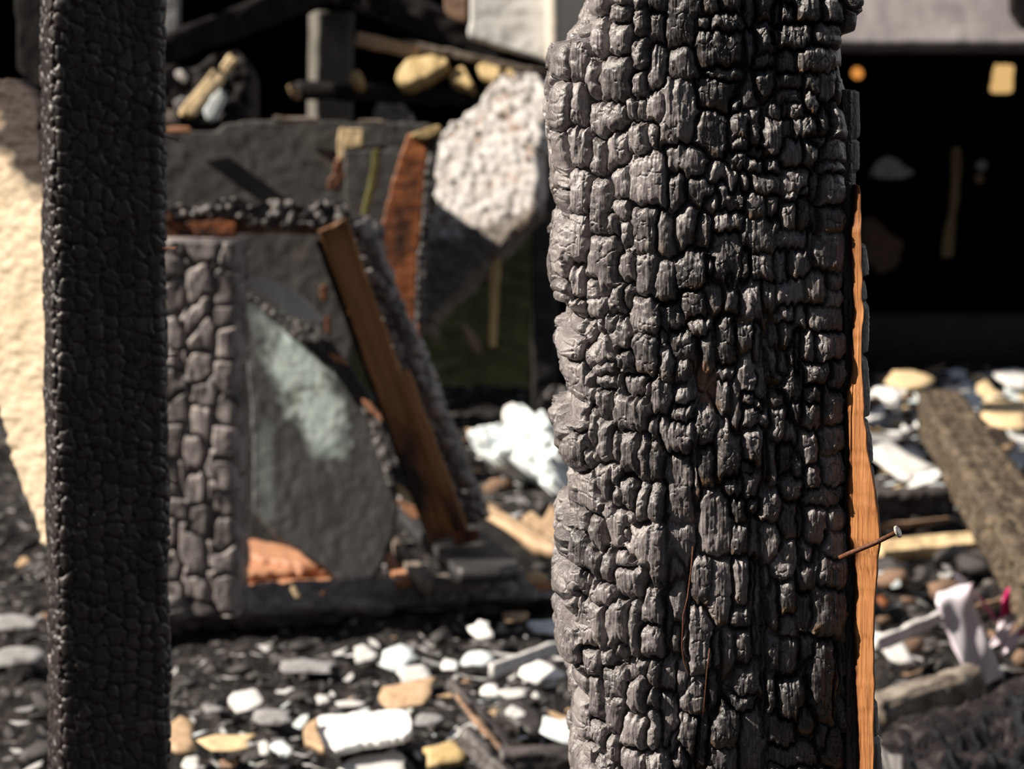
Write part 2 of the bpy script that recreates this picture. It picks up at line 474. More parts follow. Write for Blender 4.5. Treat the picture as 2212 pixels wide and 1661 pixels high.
chips += conv("""130 -30 420 350;400 -60 600 90;440 60 605 200 .9;220 320 390 590;390 380 470 690 .9;455 200 570 450;580 240 885 510 1.1;700 80 860 230 .6;
860 110 900 270;620 60 650 240 .9;900 100 1060 370;1120 70 1225 300 .8;1070 310 1260 450;860 400 980 600 .8;980 430 1270 700 1.2;60 530 200 930 .9;
150 620 400 1030;360 740 430 880;450 440 590 820;575 550 650 800;670 550 830 900;800 560 890 930;870 640 1010 960 .9;1010 750 1250 1290 .5;
1250 600 1310 1110 .8;450 840 600 1160;590 820 665 980;590 990 670 1180 .9;670 920 790 1210;790 970 880 1300;210 1060 330 1370;320 930 530 1280;
300 1290 390 1460 .9;390 1320 530 1620;520 1220 720 1520;670 1370 740 1500;730 1210 800 1320;720 1320 910 1640;920 1350 1040 1800;900 980 1040 1290 .9;
1040 1320 1240 1700 .55;180 1400 240 1500;100 1430 180 1550""", 1180, 800, S1)
chips += conv("""-100 640 100 940 .9;-80 380 80 640 .8;110 60 230 320 .7;230 80 320 520 .7;310 0 440 140 .9;300 170 430 290 .8;310 300 450 520 .9;440 320 560 460 .9;
420 230 510 340;580 180 690 300 .9;660 0 830 250 .8;530 -40 590 110 .8;600 -40 680 100 .8;560 340 680 590;740 250 840 450 .9;680 420 780 620 .7;
870 140 1000 280 .7;1010 180 1200 440 .8;840 290 1010 500 .8;870 -60 1080 100 .8;1080 -80 1200 170 .9;100 520 300 950 1.1;340 480 500 760;300 760 400 880 .7;
540 590 620 980 .9;820 540 970 780;1000 480 1200 710 .8;760 700 850 900 .9;870 790 1000 1030;1000 720 1210 960 .7;160 900 320 1080;230 1060 360 1290;
320 890 460 1100;360 1090 480 1220;470 1000 650 1280 1.1;650 900 840 1120 .8;840 1000 1200 1180 .7;650 1130 790 1420 .9;790 1150 855 1450 .05;
850 1130 1040 1470 .8;1040 1100 1210 1370 .8;1020 1370 1210 1600 .9;0 1050 230 1600 .7;220 1290 390 1560;380 1300 470 1560 .9;470 1310 640 1600;
630 1480 780 1700 .9;800 1480 930 1700 .9;620 600 760 900 .2;500 600 545 980 .1;1210 0 1255 300 .4;1210 300 1235 700 .4""", 1520, 800, S1)
chips += conv("""85 -60 215 190;200 -80 440 240;80 220 230 600;180 110 370 380;150 410 290 620;250 410 475 790;355 280 560 450;450 10 560 250;530 0 720 130;
565 100 760 360;490 370 660 820;650 370 740 800;750 280 915 560;740 530 950 800;80 650 310 1010;290 800 440 1030;460 780 540 900 .9;550 700 640 850 1.1;
720 810 785 940 .8;805 810 890 1015 .9;460 930 650 1160 .9;230 990 350 1220;360 1060 480 1390;470 1130 615 1440;635 1020 790 1290;780 1090 880 1220 .7;
605 1240 780 1540;790 1220 880 1530 .8;250 1240 350 1600;340 1380 480 1600;495 1450 590 1640;600 1540 780 1720 .9;800 1520 950 1720 .8;200 1290 260 1550 .6;
190 1570 300 1750;310 1570 430 1750;400 1630 530 1800;950 -60 1080 230 .5;980 160 1080 560 .55;970 530 1040 800 .5;1120 0 1290 380 .8;1090 390 1290 900 .95;
900 330 980 800 .3;890 800 1010 1080 .3;1020 830 1110 1100 .4;1040 930 1250 1230 .5;1030 1240 1180 1500 .55;960 1370 1030 1560 .5;1000 1480 1100 1661 .55;
900 1080 1020 1500 .1;1180 1230 1260 1700 .1;640 840 720 1000 .2;1085 100 1115 800 .0""", 1180, 1200, S2)
chips += conv("""40 -20 220 520 .7;220 0 350 340;350 20 390 400 .6;200 370 370 550 .9;370 460 440 740 .7;250 560 370 860 .8;150 520 240 900 .6;60 600 130 900 .3;
240 850 450 1100 .8;190 1050 400 1200 .8;80 1140 280 1480 .8;20 900 110 1200 .4;450 80 520 250 .5;540 -40 700 190;500 200 580 560 .8;570 190 710 440 1.05;
590 480 720 640 .4;480 640 580 900 .8;600 640 720 940 .7;480 920 570 1200 .8;580 960 760 1290 .9;730 1200 880 1370 .5;520 1250 700 1480 .4;
720 -40 880 270 .8;870 20 1100 270 .9;720 270 850 560 .8;830 230 1070 600 .95;750 630 850 800 .3;850 730 1020 1310 .7;1020 800 1060 1240 .4;
890 1310 980 1560 .4;280 1200 480 1661 .2;480 1480 900 1661 .25;920 1400 1180 1661 .3;1110 200 1180 700 .55;1120 700 1180 950 .55;1100 1150 1200 1500 .5;
1060 700 1120 1150 .3;60 1500 270 1700 .4;395 100 450 800 .05;450 600 490 1300 .1""", 1520, 1200, S2)
rng = random.Random(5)
def fill(x0, x1, y0, y1, sx, sy, h0=0.7, h1=1.05):
    y = y0
    while y < y1:
        x = x0 + rng.uniform(-sx / 2, 0)
        while x < x1:
            chips.append((x + sx / 2 + rng.uniform(-.3, .3) * sx, y + sy / 2 + rng.uniform(-.6, .6) * sy, sx * rng.uniform(.32, .75), sy * rng.uniform(.32, .85), rng.uniform(h0, h1)))
            x += sx * rng.uniform(.85, 1.15)
        y += sy
fill(350, 1160, -950, 3300, 48, 66)              # the hidden left side and back
fill(1200, 1850, -950, -40, 50, 70)
fill(1200, 1850, 1690, 3300, 50, 70)
fill(1875, 2700, -950, 3300, 48, 66)
CH = np.array(chips)
rs = np.random.RandomState(3)
CH_tone = rs.rand(len(CH)); CH_tx = rs.uniform(-1, 1, len(CH)); CH_ty = rs.uniform(-1, 1, len(CH))

def chip_height(U, V):
    """U, V 2-D arrays in photo pixels; returns height (px), tone, lower-edge amount"""
    Wu = U + 7 * fbm(U / 34, V / 34, 1, 3) + 3.5 * vnoise(U / 8, V / 11, 4)
    Wv = V + 8 * fbm(U / 34, V / 34, 31, 3) + 12 * vnoise(U / 7.5, V / 100, 8) + 5 * vnoise(U / 3.6, V / 70, 9)
    H = np.zeros(U.shape); CR = np.zeros(U.shape); T = np.zeros(U.shape); LO = np.zeros(U.shape); HH = np.zeros(U.shape)
    rows = U.shape[0]
    B = 12
    for r0 in range(0, rows, B):
        sl = slice(r0, min(rows, r0 + B))
        vmin, vmax = V[sl].min() - 25, V[sl].max() + 25
        idx = np.where((CH[:, 1] + CH[:, 3] * 1.7 > vmin) & (CH[:, 1] - CH[:, 3] * 1.7 < vmax))[0]
        if len(idx) < 2: continue
        c = CH[idx]
        dx = (Wu[sl][..., None] - c[:, 0]) / c[:, 2]
        dy = (Wv[sl][..., None] - c[:, 1]) / c[:, 3]
        d = (np.abs(dx) ** 4 + np.abs(dy) ** 4) ** .25
        o = np.argpartition(d, 1, axis=-1)
        i1, i2 = o[..., 0:1], o[..., 1:2]
        d1 = np.take_along_axis(d, i1, -1)[..., 0]; d2 = np.take_along_axis(d, i2, -1)[..., 0]
        sw = d2 < d1
        j1 = np.where(sw, i2[..., 0], i1[..., 0]); j2 = np.where(sw, i1[..., 0], i2[..., 0])
        d1, d2 = np.minimum(d1, d2), np.maximum(d1, d2)
        rr1 = np.minimum(c[j1, 2], c[j1, 3]); rr2 = np.minimum(c[j2, 2], c[j2, 3])
        e_ = (d2 - d1) / (1 / rr1 + 1 / rr2)
        h = c[j1, 4]
        ddx = np.take_along_axis(dx, j1[..., None], -1)[..., 0]
        ddy = np.take_along_axis(dy, j1[..., None], -1)[..., 0]
        R = 12.0
        pair = _hash(idx[j1] + idx[j2], idx[j1] * idx[j2] % 9973, 4)
        dpt = np.clip(0.15 + 1.5 * pair, 0, 1)
        R = 10.0 + 11.0 * _hash(np.minimum(idx[j1], idx[j2]) * 1.0, idx[j1] * 0.0 + 3, 5)
        dome = 1 - dpt * (1 - np.clip(e_ / R, 0, 1)) ** 3.0
        hole = np.exp(-np.clip(d1 - 1.12, 0, 9) * 3.5)
        gi = idx[j1]
        H[sl] = (22 * dome * hole * (0.55 + 0.45 * h) + (h - 1) * 19
                 - 3.4 * (ddx ** 2 + 0.8 * ddy ** 2).clip(0, 2) + 2.2 * CH_tx[gi] * ddx + 2.6 * CH_ty[gi] * ddy
                 + 1.6 * np.clip(ddy, -1, 1))
        H[sl] -= 13 * dpt * np.exp(-(e_ / 2.2) ** 2)
        T[sl] = CH_tone[gi]
        LO[sl] = np.clip((ddy - 0.45) * 2.2, 0, 1)
        HH[sl] = h
    # finer cracks inside the chips, fibres, pits
    f1, ed, _ = cells(Wu / 24 + 3, Wv / 34, 77, 0.95)
    mask = np.clip(vnoise(U / 40, V / 40, 55) * 6 + 0.4, 0, 1)
    H -= 4.0 * np.exp(-(ed / 0.055) ** 2) * mask
    H += 3.2 * vnoise(U / 7.5, V / 100, 8) * np.clip(1.2 - (U - 1200) / 500, .35, 1) + 1.9 * vnoise(U / 3.6, V / 70, 12) + 1.1 * vnoise(U / 2.2, V / 26, 13) + 4.5 * fbm(U / 18, V / 26, 14, 3) + 11 * fbm(U / 110, V / 130, 15, 2)
    f1, ed, rid = cells(U / 13, V / 13, 99, 0.9)
    H -= np.where(rid > 0.93, 3.0 * np.exp(-(f1 / 0.16) ** 2), 0)
    return H, T, LO, HH

LT = np.array([(-950, 1290), (-40, 1285), (0, 1280), (20, 1272), (45, 1262), (70, 1240), (86, 1236), (92, 1200), (120, 1190), (180, 1188), (280, 1188), (300, 1190), (370, 1196),
     (390, 1200), (430, 1196), (475, 1212), (495, 1200), (540, 1190), (640, 1190), (668, 1202), (682, 1228), (690, 1237), (735, 1236), (745, 1214), (780, 1206),
     (830, 1215), (872, 1232), (885, 1241), (928, 1240), (938, 1206), (960, 1196), (1000, 1202), (1030, 1226), (1060, 1246), (1080, 1238), (1140, 1240),
     (1152, 1238), (1165, 1214), (1200, 1206), (1240, 1214), (1255, 1210), (1280, 1204), (1330, 1206), (1362, 1226), (1375, 1230), (1388, 1210),
     (1430, 1204), (1462, 1208), (1480, 1234), (1492, 1245), (1530, 1242), (1550, 1234), (1600, 1240), (1661, 1246), (1700, 1240), (3300, 1230)], float)
RT = np.array([(-950, 1866), (-50, 1864), (22, 1860), (34, 1846), (66, 1842), (76, 1816), (110, 1820), (190, 1828), (250, 1832), (700, 1834), (1661, 1842), (3300, 1850)], float)

Y0 = 1.80
def build_main_post():
    root = thing('charred_post', (0.31, 1.9, 0), 'big grey alligator-scaled charred post in sharp focus, right of centre', 'post')
    # section: u -> (x px at row, depth m)
    PXM = 0.345e-3
    ctrl = [(1205, .22), (1203, .12), (1204, .085), (1207, .062), (1213, .050), (1235, .043), (1268, .038), (1330, .022), (1410, .006), (1500, 0), (1600, -.002), (1760, .0), (1815, .003), (1826, .008), (1830, .018), (1832, .05), (1832, .22)]
    us = [0.0] * len(ctrl)
    ib = 2
    us[ib] = 1203.0
    for i in range(ib + 1, 13): us[i] = float(ctrl[i][0])
    for i in range(13, len(ctrl)):
        us[i] = us[i - 1] + math.hypot(ctrl[i][0] - ctrl[i - 1][0], (ctrl[i][1] - ctrl[i - 1][1]) / PXM)
    for i in range(ib - 1, -1, -1):
        us[i] = us[i + 1] - math.hypot(ctrl[i][0] - ctrl[i + 1][0], (ctrl[i][1] - ctrl[i + 1][1]) / PXM)
    u_lo, u_hi = us[0], us[-1]
    u = np.concatenate([np.arange(u_lo, 1110, 9), np.arange(1110, 1198, 1.8), np.arange(1198, 1222, .7), np.arange(1222, 1850, 1.8), np.arange(1850, u_hi + 5, 9)])
    v = np.concatenate([np.arange(-900, -70, 12), np.arange(-70, 1725, 1.8), np.arange(1725, 3226, 14)])
    def sm(a, n):
        k = np.ones(n) / n
        return np.convolve(np.pad(a, n // 2, mode='edge'), k, 'valid')[:len(a)]
    uf = np.arange(u_lo, u_hi + 9, 1.0)
    xs = sm(np.interp(uf, us, [c[0] for c in ctrl]), 21); ds = sm(np.interp(uf, us, [c[1] for c in ctrl]), 21)
    tx = np.gradient(xs) * PXM; ty = np.gradient(ds)
    ln = np.hypot(tx, ty); nx = ty / ln * -1; ny = -tx / ln
    nx = -np.abs(nx) * np.where(uf < 1500, 1, -1)
    nx = sm(nx, 15); ny = sm(ny, 15)
    X = np.interp(u, uf, xs); D = np.interp(u, uf, ds); NX = np.interp(u, uf, nx); NY = np.interp(u, uf, ny)
    U, V = np.meshgrid(u, v)
    wl = np.clip((1310 - u) / 110, 0, 1); wl = wl * wl * (3 - 2 * wl)
    wr = np.clip((u - 1740) / 85, 0, 1); wr = wr * wr * (3 - 2 * wr)
    sh = (np.interp(v, LT[:, 0], LT[:, 1]) - 1190 + 6)[:, None] * wl[None] + (np.interp(v, RT[:, 0], RT[:, 1]) - 1832 - 5)[:, None] * wr[None]
    Us = U + sh
    H, T, LO, HH = chip_height(Us, V)
    XP = X[None] + sh
    b = (830.5 - V) / FPX
    y = Y0 + D[None] + 0 * V
    d = y / (CP + b * SP)
    dref = (Y0) / (CP + b * SP)
    # x follows photo pixels at this depth so the outline holds
    wx = (XP - 1106) / FPX * dref
    k = PXM
    hx = H * k * NX[None]; hy = H * k * NY[None]
    bz = (830.5 - V) / FPX * dref
    z = CAMZ + dref * (-SP) + bz * CP
    verts = np.stack([wx + hx, y + hy, z], -1)
    n_r, n_c = U.shape
    # back closure
    F = grid_faces(n_r, n_c)
    Vf = verts.reshape(-1, 3)
    back = np.stack([np.arange(n_r - 1) * n_c, np.arange(1, n_r) * n_c, np.arange(1, n_r) * n_c + n_c - 1, np.arange(n_r - 1) * n_c + n_c - 1], -1)
    F = np.concatenate([F[:, ::-1][:, [0, 1, 2, 3]], back[:, ::-1]])
    def ell(cx, cy, rx, ry): return np.clip(1.4 - np.sqrt(((Us - cx) / rx) ** 2 + ((V - cy) / ry) ** 2), 0, 1)
    bare = ell(1527, 830, 17, 42) * 1.6 + ell(1683, 198, 5, 14) + ell(1797, 200, 4, 14) * .6 + ell(1738, 205, 3, 8) * .6
    bare += ell(1809, 1490, 4, 55) * .7 + ell(1836, 1480, 3, 22) * .5
    nb = vnoise(U / 5, V / 26, 61) + 0.5
    bare = np.clip(bare * (0.35 + nb), 0, 1) * np.clip(fbm(U / 14, V / 30, 62, 2) * 1.6 + 0.75, 0, 1)
    rightness = np.clip((Us - 1330) / 250, 0.12, 1)
    amber = LO * rightness * np.clip(vnoise(U / 22, V / 22, 63) * 2 + 0.55, 0, 1) * np.clip(1.25 - np.abs(V - 900) / 1500, 0, 1) * 0.75
    # blacker char at top right and foot, ashier left; sunlit contrast painted in too
    coke_dim = np.clip(1 - np.hypot((Us - 1680) / 230, (V - 60) / 230), 0, 1) + np.clip(1 - np.hypot((Us - 1700) / 280, (V - 1640) / 260), 0, 1) + 0.6 * np.clip(1 - np.hypot((Us - 1450) / 130, (V - 60) / 190), 0, 1)
    tone = T * 0.7 + 0.12 - 0.6 * coke_dim + 0.42 * np.clip((1480 - Us) / 220, 0, 1)
    me = mesh_np('charred_surface', Vf, F, {'tone': tone, 'amber': amber, 'bare': bare})
    link('charred_surface', me, M['post'], root)
    return root

post = build_main_post()

# the split plank on the post's right edge
SR = np.array([(196, 1858), (200, 1866), (280, 1869), (298, 1866), (303, 1859), (310, 1867), (368, 1867), (375, 1858), (520, 1858), (535, 1880), (598, 1888), (603, 1872), (608, 1872), (615, 1880), (650, 1885),
     (656, 1881), (670, 1887), (765, 1887), (773, 1870), (782, 1883), (800, 1886), (880, 1890), (905, 1890), (911, 1873), (920, 1886), (960, 1894), (1005, 1897), (1012, 1884), (1022, 1898), (1100, 1904),
     (1104, 1896), (1112, 1904), (1195, 1905), (1200, 1898), (1210, 1905), (1292, 1906), (1300, 1893), (1310, 1895), (1395, 1896), (1402, 1890), (1412, 1898), (1442, 1899), (1450, 1889), (1460, 1897),
     (1522, 1899), (1528, 1890), (1536, 1906), (1600, 1910), (1606, 1902), (1616, 1912), (1700, 1918), (3300, 1960)], float)
def build_slab():
    v = np.concatenate([np.arange(196, 1725, 1.8), np.arange(1725, 3226, 14)])
    nf = 46
    t = np.linspace(0, 1, nf)
    L = np.interp(v, [196, 1661, 3226], [1822, 1832, 1850])
    R = np.interp(v, SR[:, 0], SR[:, 1])
    # front columns, then the rounded right side, then back
    XPf = L[:, None] * (1 - t)[None] + R[:, None] * t[None]
    XPf = XPf + 1.2 * fbm(XPf / 6, v[:, None] / 7, 5, 2) * t[None]
    dep = 0.006 + 0.010 * t ** 3 + 0.010 * np.clip((t - .85) / .15, 0, 1) ** 2
    b = (830.5 - v) / FPX
    dref = Y0 / (CP + b * SP)
    V2 = np.repeat(v[:, None], nf, 1)
    f1, ed, rid = cells(XPf / 15, V2 / 46 + fbm(XPf / 20, V2 / 20, 3, 2) * .4, 41)
    f1b, edb, ridb = cells(XPf / 9, V2 / 19, 43)
    left = np.clip((1848 - XPf) / 8, 0, 1)
    H = 3.5 * (1 - np.clip(1 - ed / .25, 0, 1) ** 2) * left - 2.5 * np.exp(-(edb / .08) ** 2) * left + 1.6 * vnoise(XPf / 3, V2 / 50, 6) + 1.0 * vnoise(XPf / 2, V2 / 15, 7)
    # a notch follows the silhouette
    notch = np.interp(v, SR[:, 0], SR[:, 1]) - np.interp(v, [196, 500, 600, 1000, 3300], [1866, 1872, 1887, 1897, 1960])
    right = np.clip((XPf - 1866) / 14, 0, 1)
    H += right * np.clip(notch, -16, 3)[:, None] * 0.9
    PXM = 0.345e-3
    y = Y0 + dep[None] - H * PXM
    wx = (XPf - 1106) / FPX * dref[:, None]
    z = np.repeat((CAMZ + dref * (-SP) + b * CP * dref)[:, None], nf, 1)
    A = np.stack([wx, y, z], -1)
    nb = 14
    tb = np.linspace(0.04, 1, nb)
    side = []
    for q in tb:
        xx = wx[:, -1] - (0.004 * q ** 2 + 0.002 * q) + 0.0015 * vnoise(v / 12, v * 0 + q * 9, 8)
        side.append(np.stack([xx, Y0 + dep[-1] - H[:, -1] * PXM * (1 - q) + q * 0.10, z[:, -1]], -1))
    Bv = np.stack(side, 1)
    back = np.stack([wx[:, 0], Y0 + 0.12 + 0 * v, z[:, 0]], -1)[:, None]
    ALL = np.concatenate([A, Bv, back], 1)
    nr, nc = ALL.shape[:2]
    F = grid_faces(nr, nc, wrap=True)[:, ::-1]
    top = [[0, i, i + 1] for i in range(1, nc - 1)]
    tone = np.clip(rid * 0.5 + .3, 0, 1)
    tone = np.concatenate([tone, np.full((nr, nb + 1), .4)], 1)
    zz = np.zeros(nr * nc)
    me = mesh_np('split_plank', ALL.reshape(-1, 3), F, {'tone': tone, 'amber': zz, 'bare': zz}, F3=top)
    plank = link('split_plank', me, M['slab'], post)
    # white strips on the far rim of the scales, painting in its bright reflection
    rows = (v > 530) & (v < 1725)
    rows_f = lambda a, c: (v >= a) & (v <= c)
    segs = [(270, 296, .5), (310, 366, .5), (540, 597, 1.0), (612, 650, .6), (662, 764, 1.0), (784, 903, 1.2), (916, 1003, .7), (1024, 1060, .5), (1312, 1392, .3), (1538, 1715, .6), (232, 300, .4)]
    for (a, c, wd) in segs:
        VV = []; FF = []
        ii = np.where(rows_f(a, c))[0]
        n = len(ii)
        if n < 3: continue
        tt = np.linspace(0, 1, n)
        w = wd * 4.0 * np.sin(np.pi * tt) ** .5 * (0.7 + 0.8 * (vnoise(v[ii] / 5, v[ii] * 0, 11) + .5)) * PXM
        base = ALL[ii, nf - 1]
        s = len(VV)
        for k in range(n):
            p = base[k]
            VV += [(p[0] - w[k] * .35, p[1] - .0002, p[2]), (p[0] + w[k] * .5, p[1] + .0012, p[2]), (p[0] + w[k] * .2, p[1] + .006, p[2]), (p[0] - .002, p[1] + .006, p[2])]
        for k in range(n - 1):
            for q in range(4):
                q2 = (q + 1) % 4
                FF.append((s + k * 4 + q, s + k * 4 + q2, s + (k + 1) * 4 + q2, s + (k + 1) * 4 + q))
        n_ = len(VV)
        me = mesh_np('painted_rim_light', np.array(VV), np.array(FF), {'tone': np.full(n_, .6), 'amber': np.zeros(n_), 'bare': np.zeros(n_)})
        tag(link('painted_rim_light', me, M['rim_light_paint'], plank, Matrix.Identity(4)), 'white strip painting the bright rim light along a scale edge')
    # orange bare wood
    st = np.array([(400, 1851, 1854), (412, 1849, 1857), (470, 1844, 1861), (500, 1836, 1859), (560, 1838, 1861), (644, 1843, 1861), (668, 1843, 1866), (700, 1841, 1861), (789, 1838, 1859), (830, 1834, 1862),
                   (861, 1829, 1863), (915, 1831, 1867), (973, 1833, 1873), (1050, 1832, 1886), (1087, 1830, 1893), (1142, 1832, 1897), (1160, 1832, 1897), (1197, 1842, 1893), (1271, 1848, 1889), (1344, 1846, 1885),
                   (1418, 1848, 1885), (1528, 1852, 1887), (1661, 1857, 1885), (1720, 1857, 1885), (2300, 1864, 1880)], float)
    v2 = np.concatenate([np.arange(400, 1725, 1.8), np.arange(1725, 2300, 14)])
    wob = vnoise(v2 / 16, v2 * 0, 21) * 5
    l = np.interp(v2, st[:, 0], st[:, 1]) + wob * .4 + vnoise(v2 / 40, v2 * 0 + 3, 22) * 3; r = np.interp(v2, st[:, 0], st[:, 2]) + vnoise(v2 / 30, v2 * 0 + 5, 23) * 3
    n2 = 26; t2 = np.linspace(0, 1, n2)
    X2 = l[:, None] * (1 - t2) + r[:, None] * t2
    VV2 = np.repeat(v2[:, None], n2, 1)
    b2 = (830.5 - v2) / FPX; dr2 = Y0 / (CP + b2 * SP)
    wpx_ = (r - l)[:, None]
    prof = np.clip(np.minimum(t2, 1 - t2) / .06, 0, 1)
    Hs = prof[None] * 9 + 1.2 * vnoise(X2 / 3.5, VV2 / 160, 24) + 0.6 * vnoise(X2 / 1.6, VV2 / 60, 25)
    # a long split near the left
    spl = np.interp(v2, [800, 900, 1200, 1500], [1843, 1838, 1840, 1855])
    Hs -= 3.5 * np.exp(-((X2 - spl[:, None]) / 1.2) ** 2) * np.clip((v2 - 800) / 50, 0, 1)[:, None] * np.clip((1130 - v2) / 40, 0, 1)[:, None]
    y2 = Y0 - .001 - (Hs - 3) * PXM * 1.0 - .012 * t2[None] * (wpx_ / 50)
    w2 = (X2 - 1106) / FPX * dr2[:, None]; z2 = np.repeat((CAMZ + dr2 * (-SP) + b2 * CP * dr2)[:, None], n2, 1)
    A2 = np.stack([w2, y2, z2], -1)
    B2 = np.stack([w2[:, ::-1][:, [0, -1]], np.full((len(v2), 2), Y0 + .03), z2[:, :2]], -1)
    ALL2 = np.concatenate([A2, B2], 1)
    F2 = grid_faces(len(v2), n2 + 2, wrap=True)[:, ::-1]
    wpx = (r - l)[:, None]
    edge_px = np.minimum(t2, 1 - t2)[None] * wpx
    burn = np.clip(1 - (edge_px + 3 * vnoise(X2 / 3, VV2 / 40, 26)) / 5.0, 0, 1)
    burn += 0.6 * np.clip(1 - np.hypot((X2 - 1846) / 12, (VV2 - 1195) / 34), 0, 1) * 2
    burn += np.clip((620 - VV2) / 220, 0, .35) + .35 * np.exp(-((X2 - np.interp(v2, [1500, 1661], [1872, 1876])[:, None]) / 2) ** 2) * np.clip((VV2 - 1450) / 60, 0, 1)
    burn = np.concatenate([np.clip(burn, 0, 1), np.ones((len(v2), 2)) * .6], 1)
    me = mesh_np('bare_wood', ALL2.reshape(-1, 3), F2, {'burn': burn}, F3=[[0, i, i + 1] for i in range(1, n2 + 1)])
    tag(link('bare_wood', me, M['strip'], post), 'orange unburnt wood strip')
build_slab()

# ------------------------------------------------------------------ generic tube / lathe along a path
def tube(pts, radii, n=12, cap=True):
    pts = [Vector(p) for p in pts]
    V = []; F = []; F3 = []
    up = Vector((0.13, 0.21, 0.97)).normalized()
    for i, p in enumerate(pts):
        t = (pts[min(i + 1, len(pts) - 1)] - pts[max(i - 1, 0)]).normalized()
        a = t.cross(up)
        if a.length < .05: a = t.cross(Vector((1, 0, 0)))
        a.normalize(); b = t.cross(a)
        for k in range(n):
            an = 2 * math.pi * k / n
            V.append(p + (a * math.cos(an) + b * math.sin(an)) * radii[i])
    for i in range(len(pts) - 1):
        for k in range(n):
            F.append((i * n + k, i * n + (k + 1) % n, (i + 1) * n + (k + 1) % n, (i + 1) * n + k))
    if cap:
        F3 += [(0, k + 1, k) for k in range(1, n - 1)]
        s = (len(pts) - 1) * n
        F3 += [(s, s + k, s + k + 1) for k in range(1, n - 1)]
    return np.array([tuple(v) for v in V]), np.array(F), np.array(F3)

def local_mesh(name, V, F4, mat, parent=None, attrs=None, F3=None, smooth=True, R=None):
    """store vertices around their own centre so object coordinates are local; R: 3x3 frame"""
    V = np.asarray(V, float)
    c = V.mean(0)
    if R is None: R = np.eye(3)
    L = (V - c) @ R                     # columns of R are the local axes
    me = mesh_np(name, L, F4, attrs, smooth, F3)
    mw = Matrix.Translation(Vector(c)) @ Matrix([[*R[0]], [*R[1]], [*R[2]]]).to_4x4()
    return link(name, me, mat, parent, mw)

nail_a = P(1838, 1194, 1.785); nail_b = P(1938, 1149, 1.765)
dirn = (nail_b - nail_a).normalized()
mid1 = nail_a.lerp(nail_b, .5) + Vector((0, 0, -.0008))
V, F, F3 = tube([nail_a - dirn * .01, nail_a, mid1, nail_b], [.0019, .0019, .0018, .0018], 14)
nail = local_mesh('nail', V, F, M['rust'], post, F3=F3)
tag(nail, 'rusty bent nail sticking out of the bare wood')
V, F, F3 = tube([nail_b - dirn * .0004, nail_b, nail_b + dirn * .001, nail_b + dirn * .0017], [.002, .0046, .0047, .0036], 18)
hd = local_mesh('nail_head', V, F, M['nailhead'], nail, F3=F3)
tag(hd, 'pale worn nail head')
def wirepx(pts, d, r, nm='rusty_wire'):
    V, F, F3 = tube([P(x, y, d) for x, y in pts], [r] * len(pts), 8)
    return local_mesh(nm, V, F, M['rust'], post, F3=F3)
wirepx([(1497, 1180), (1493, 1230), (1485, 1290), (1476, 1330), (1473, 1400), (1478, 1432), (1489, 1453)], 1.772, .0006)
wirepx([(1533, 1400), (1527, 1450), (1522, 1510), (1519, 1545)], 1.772, .0005)

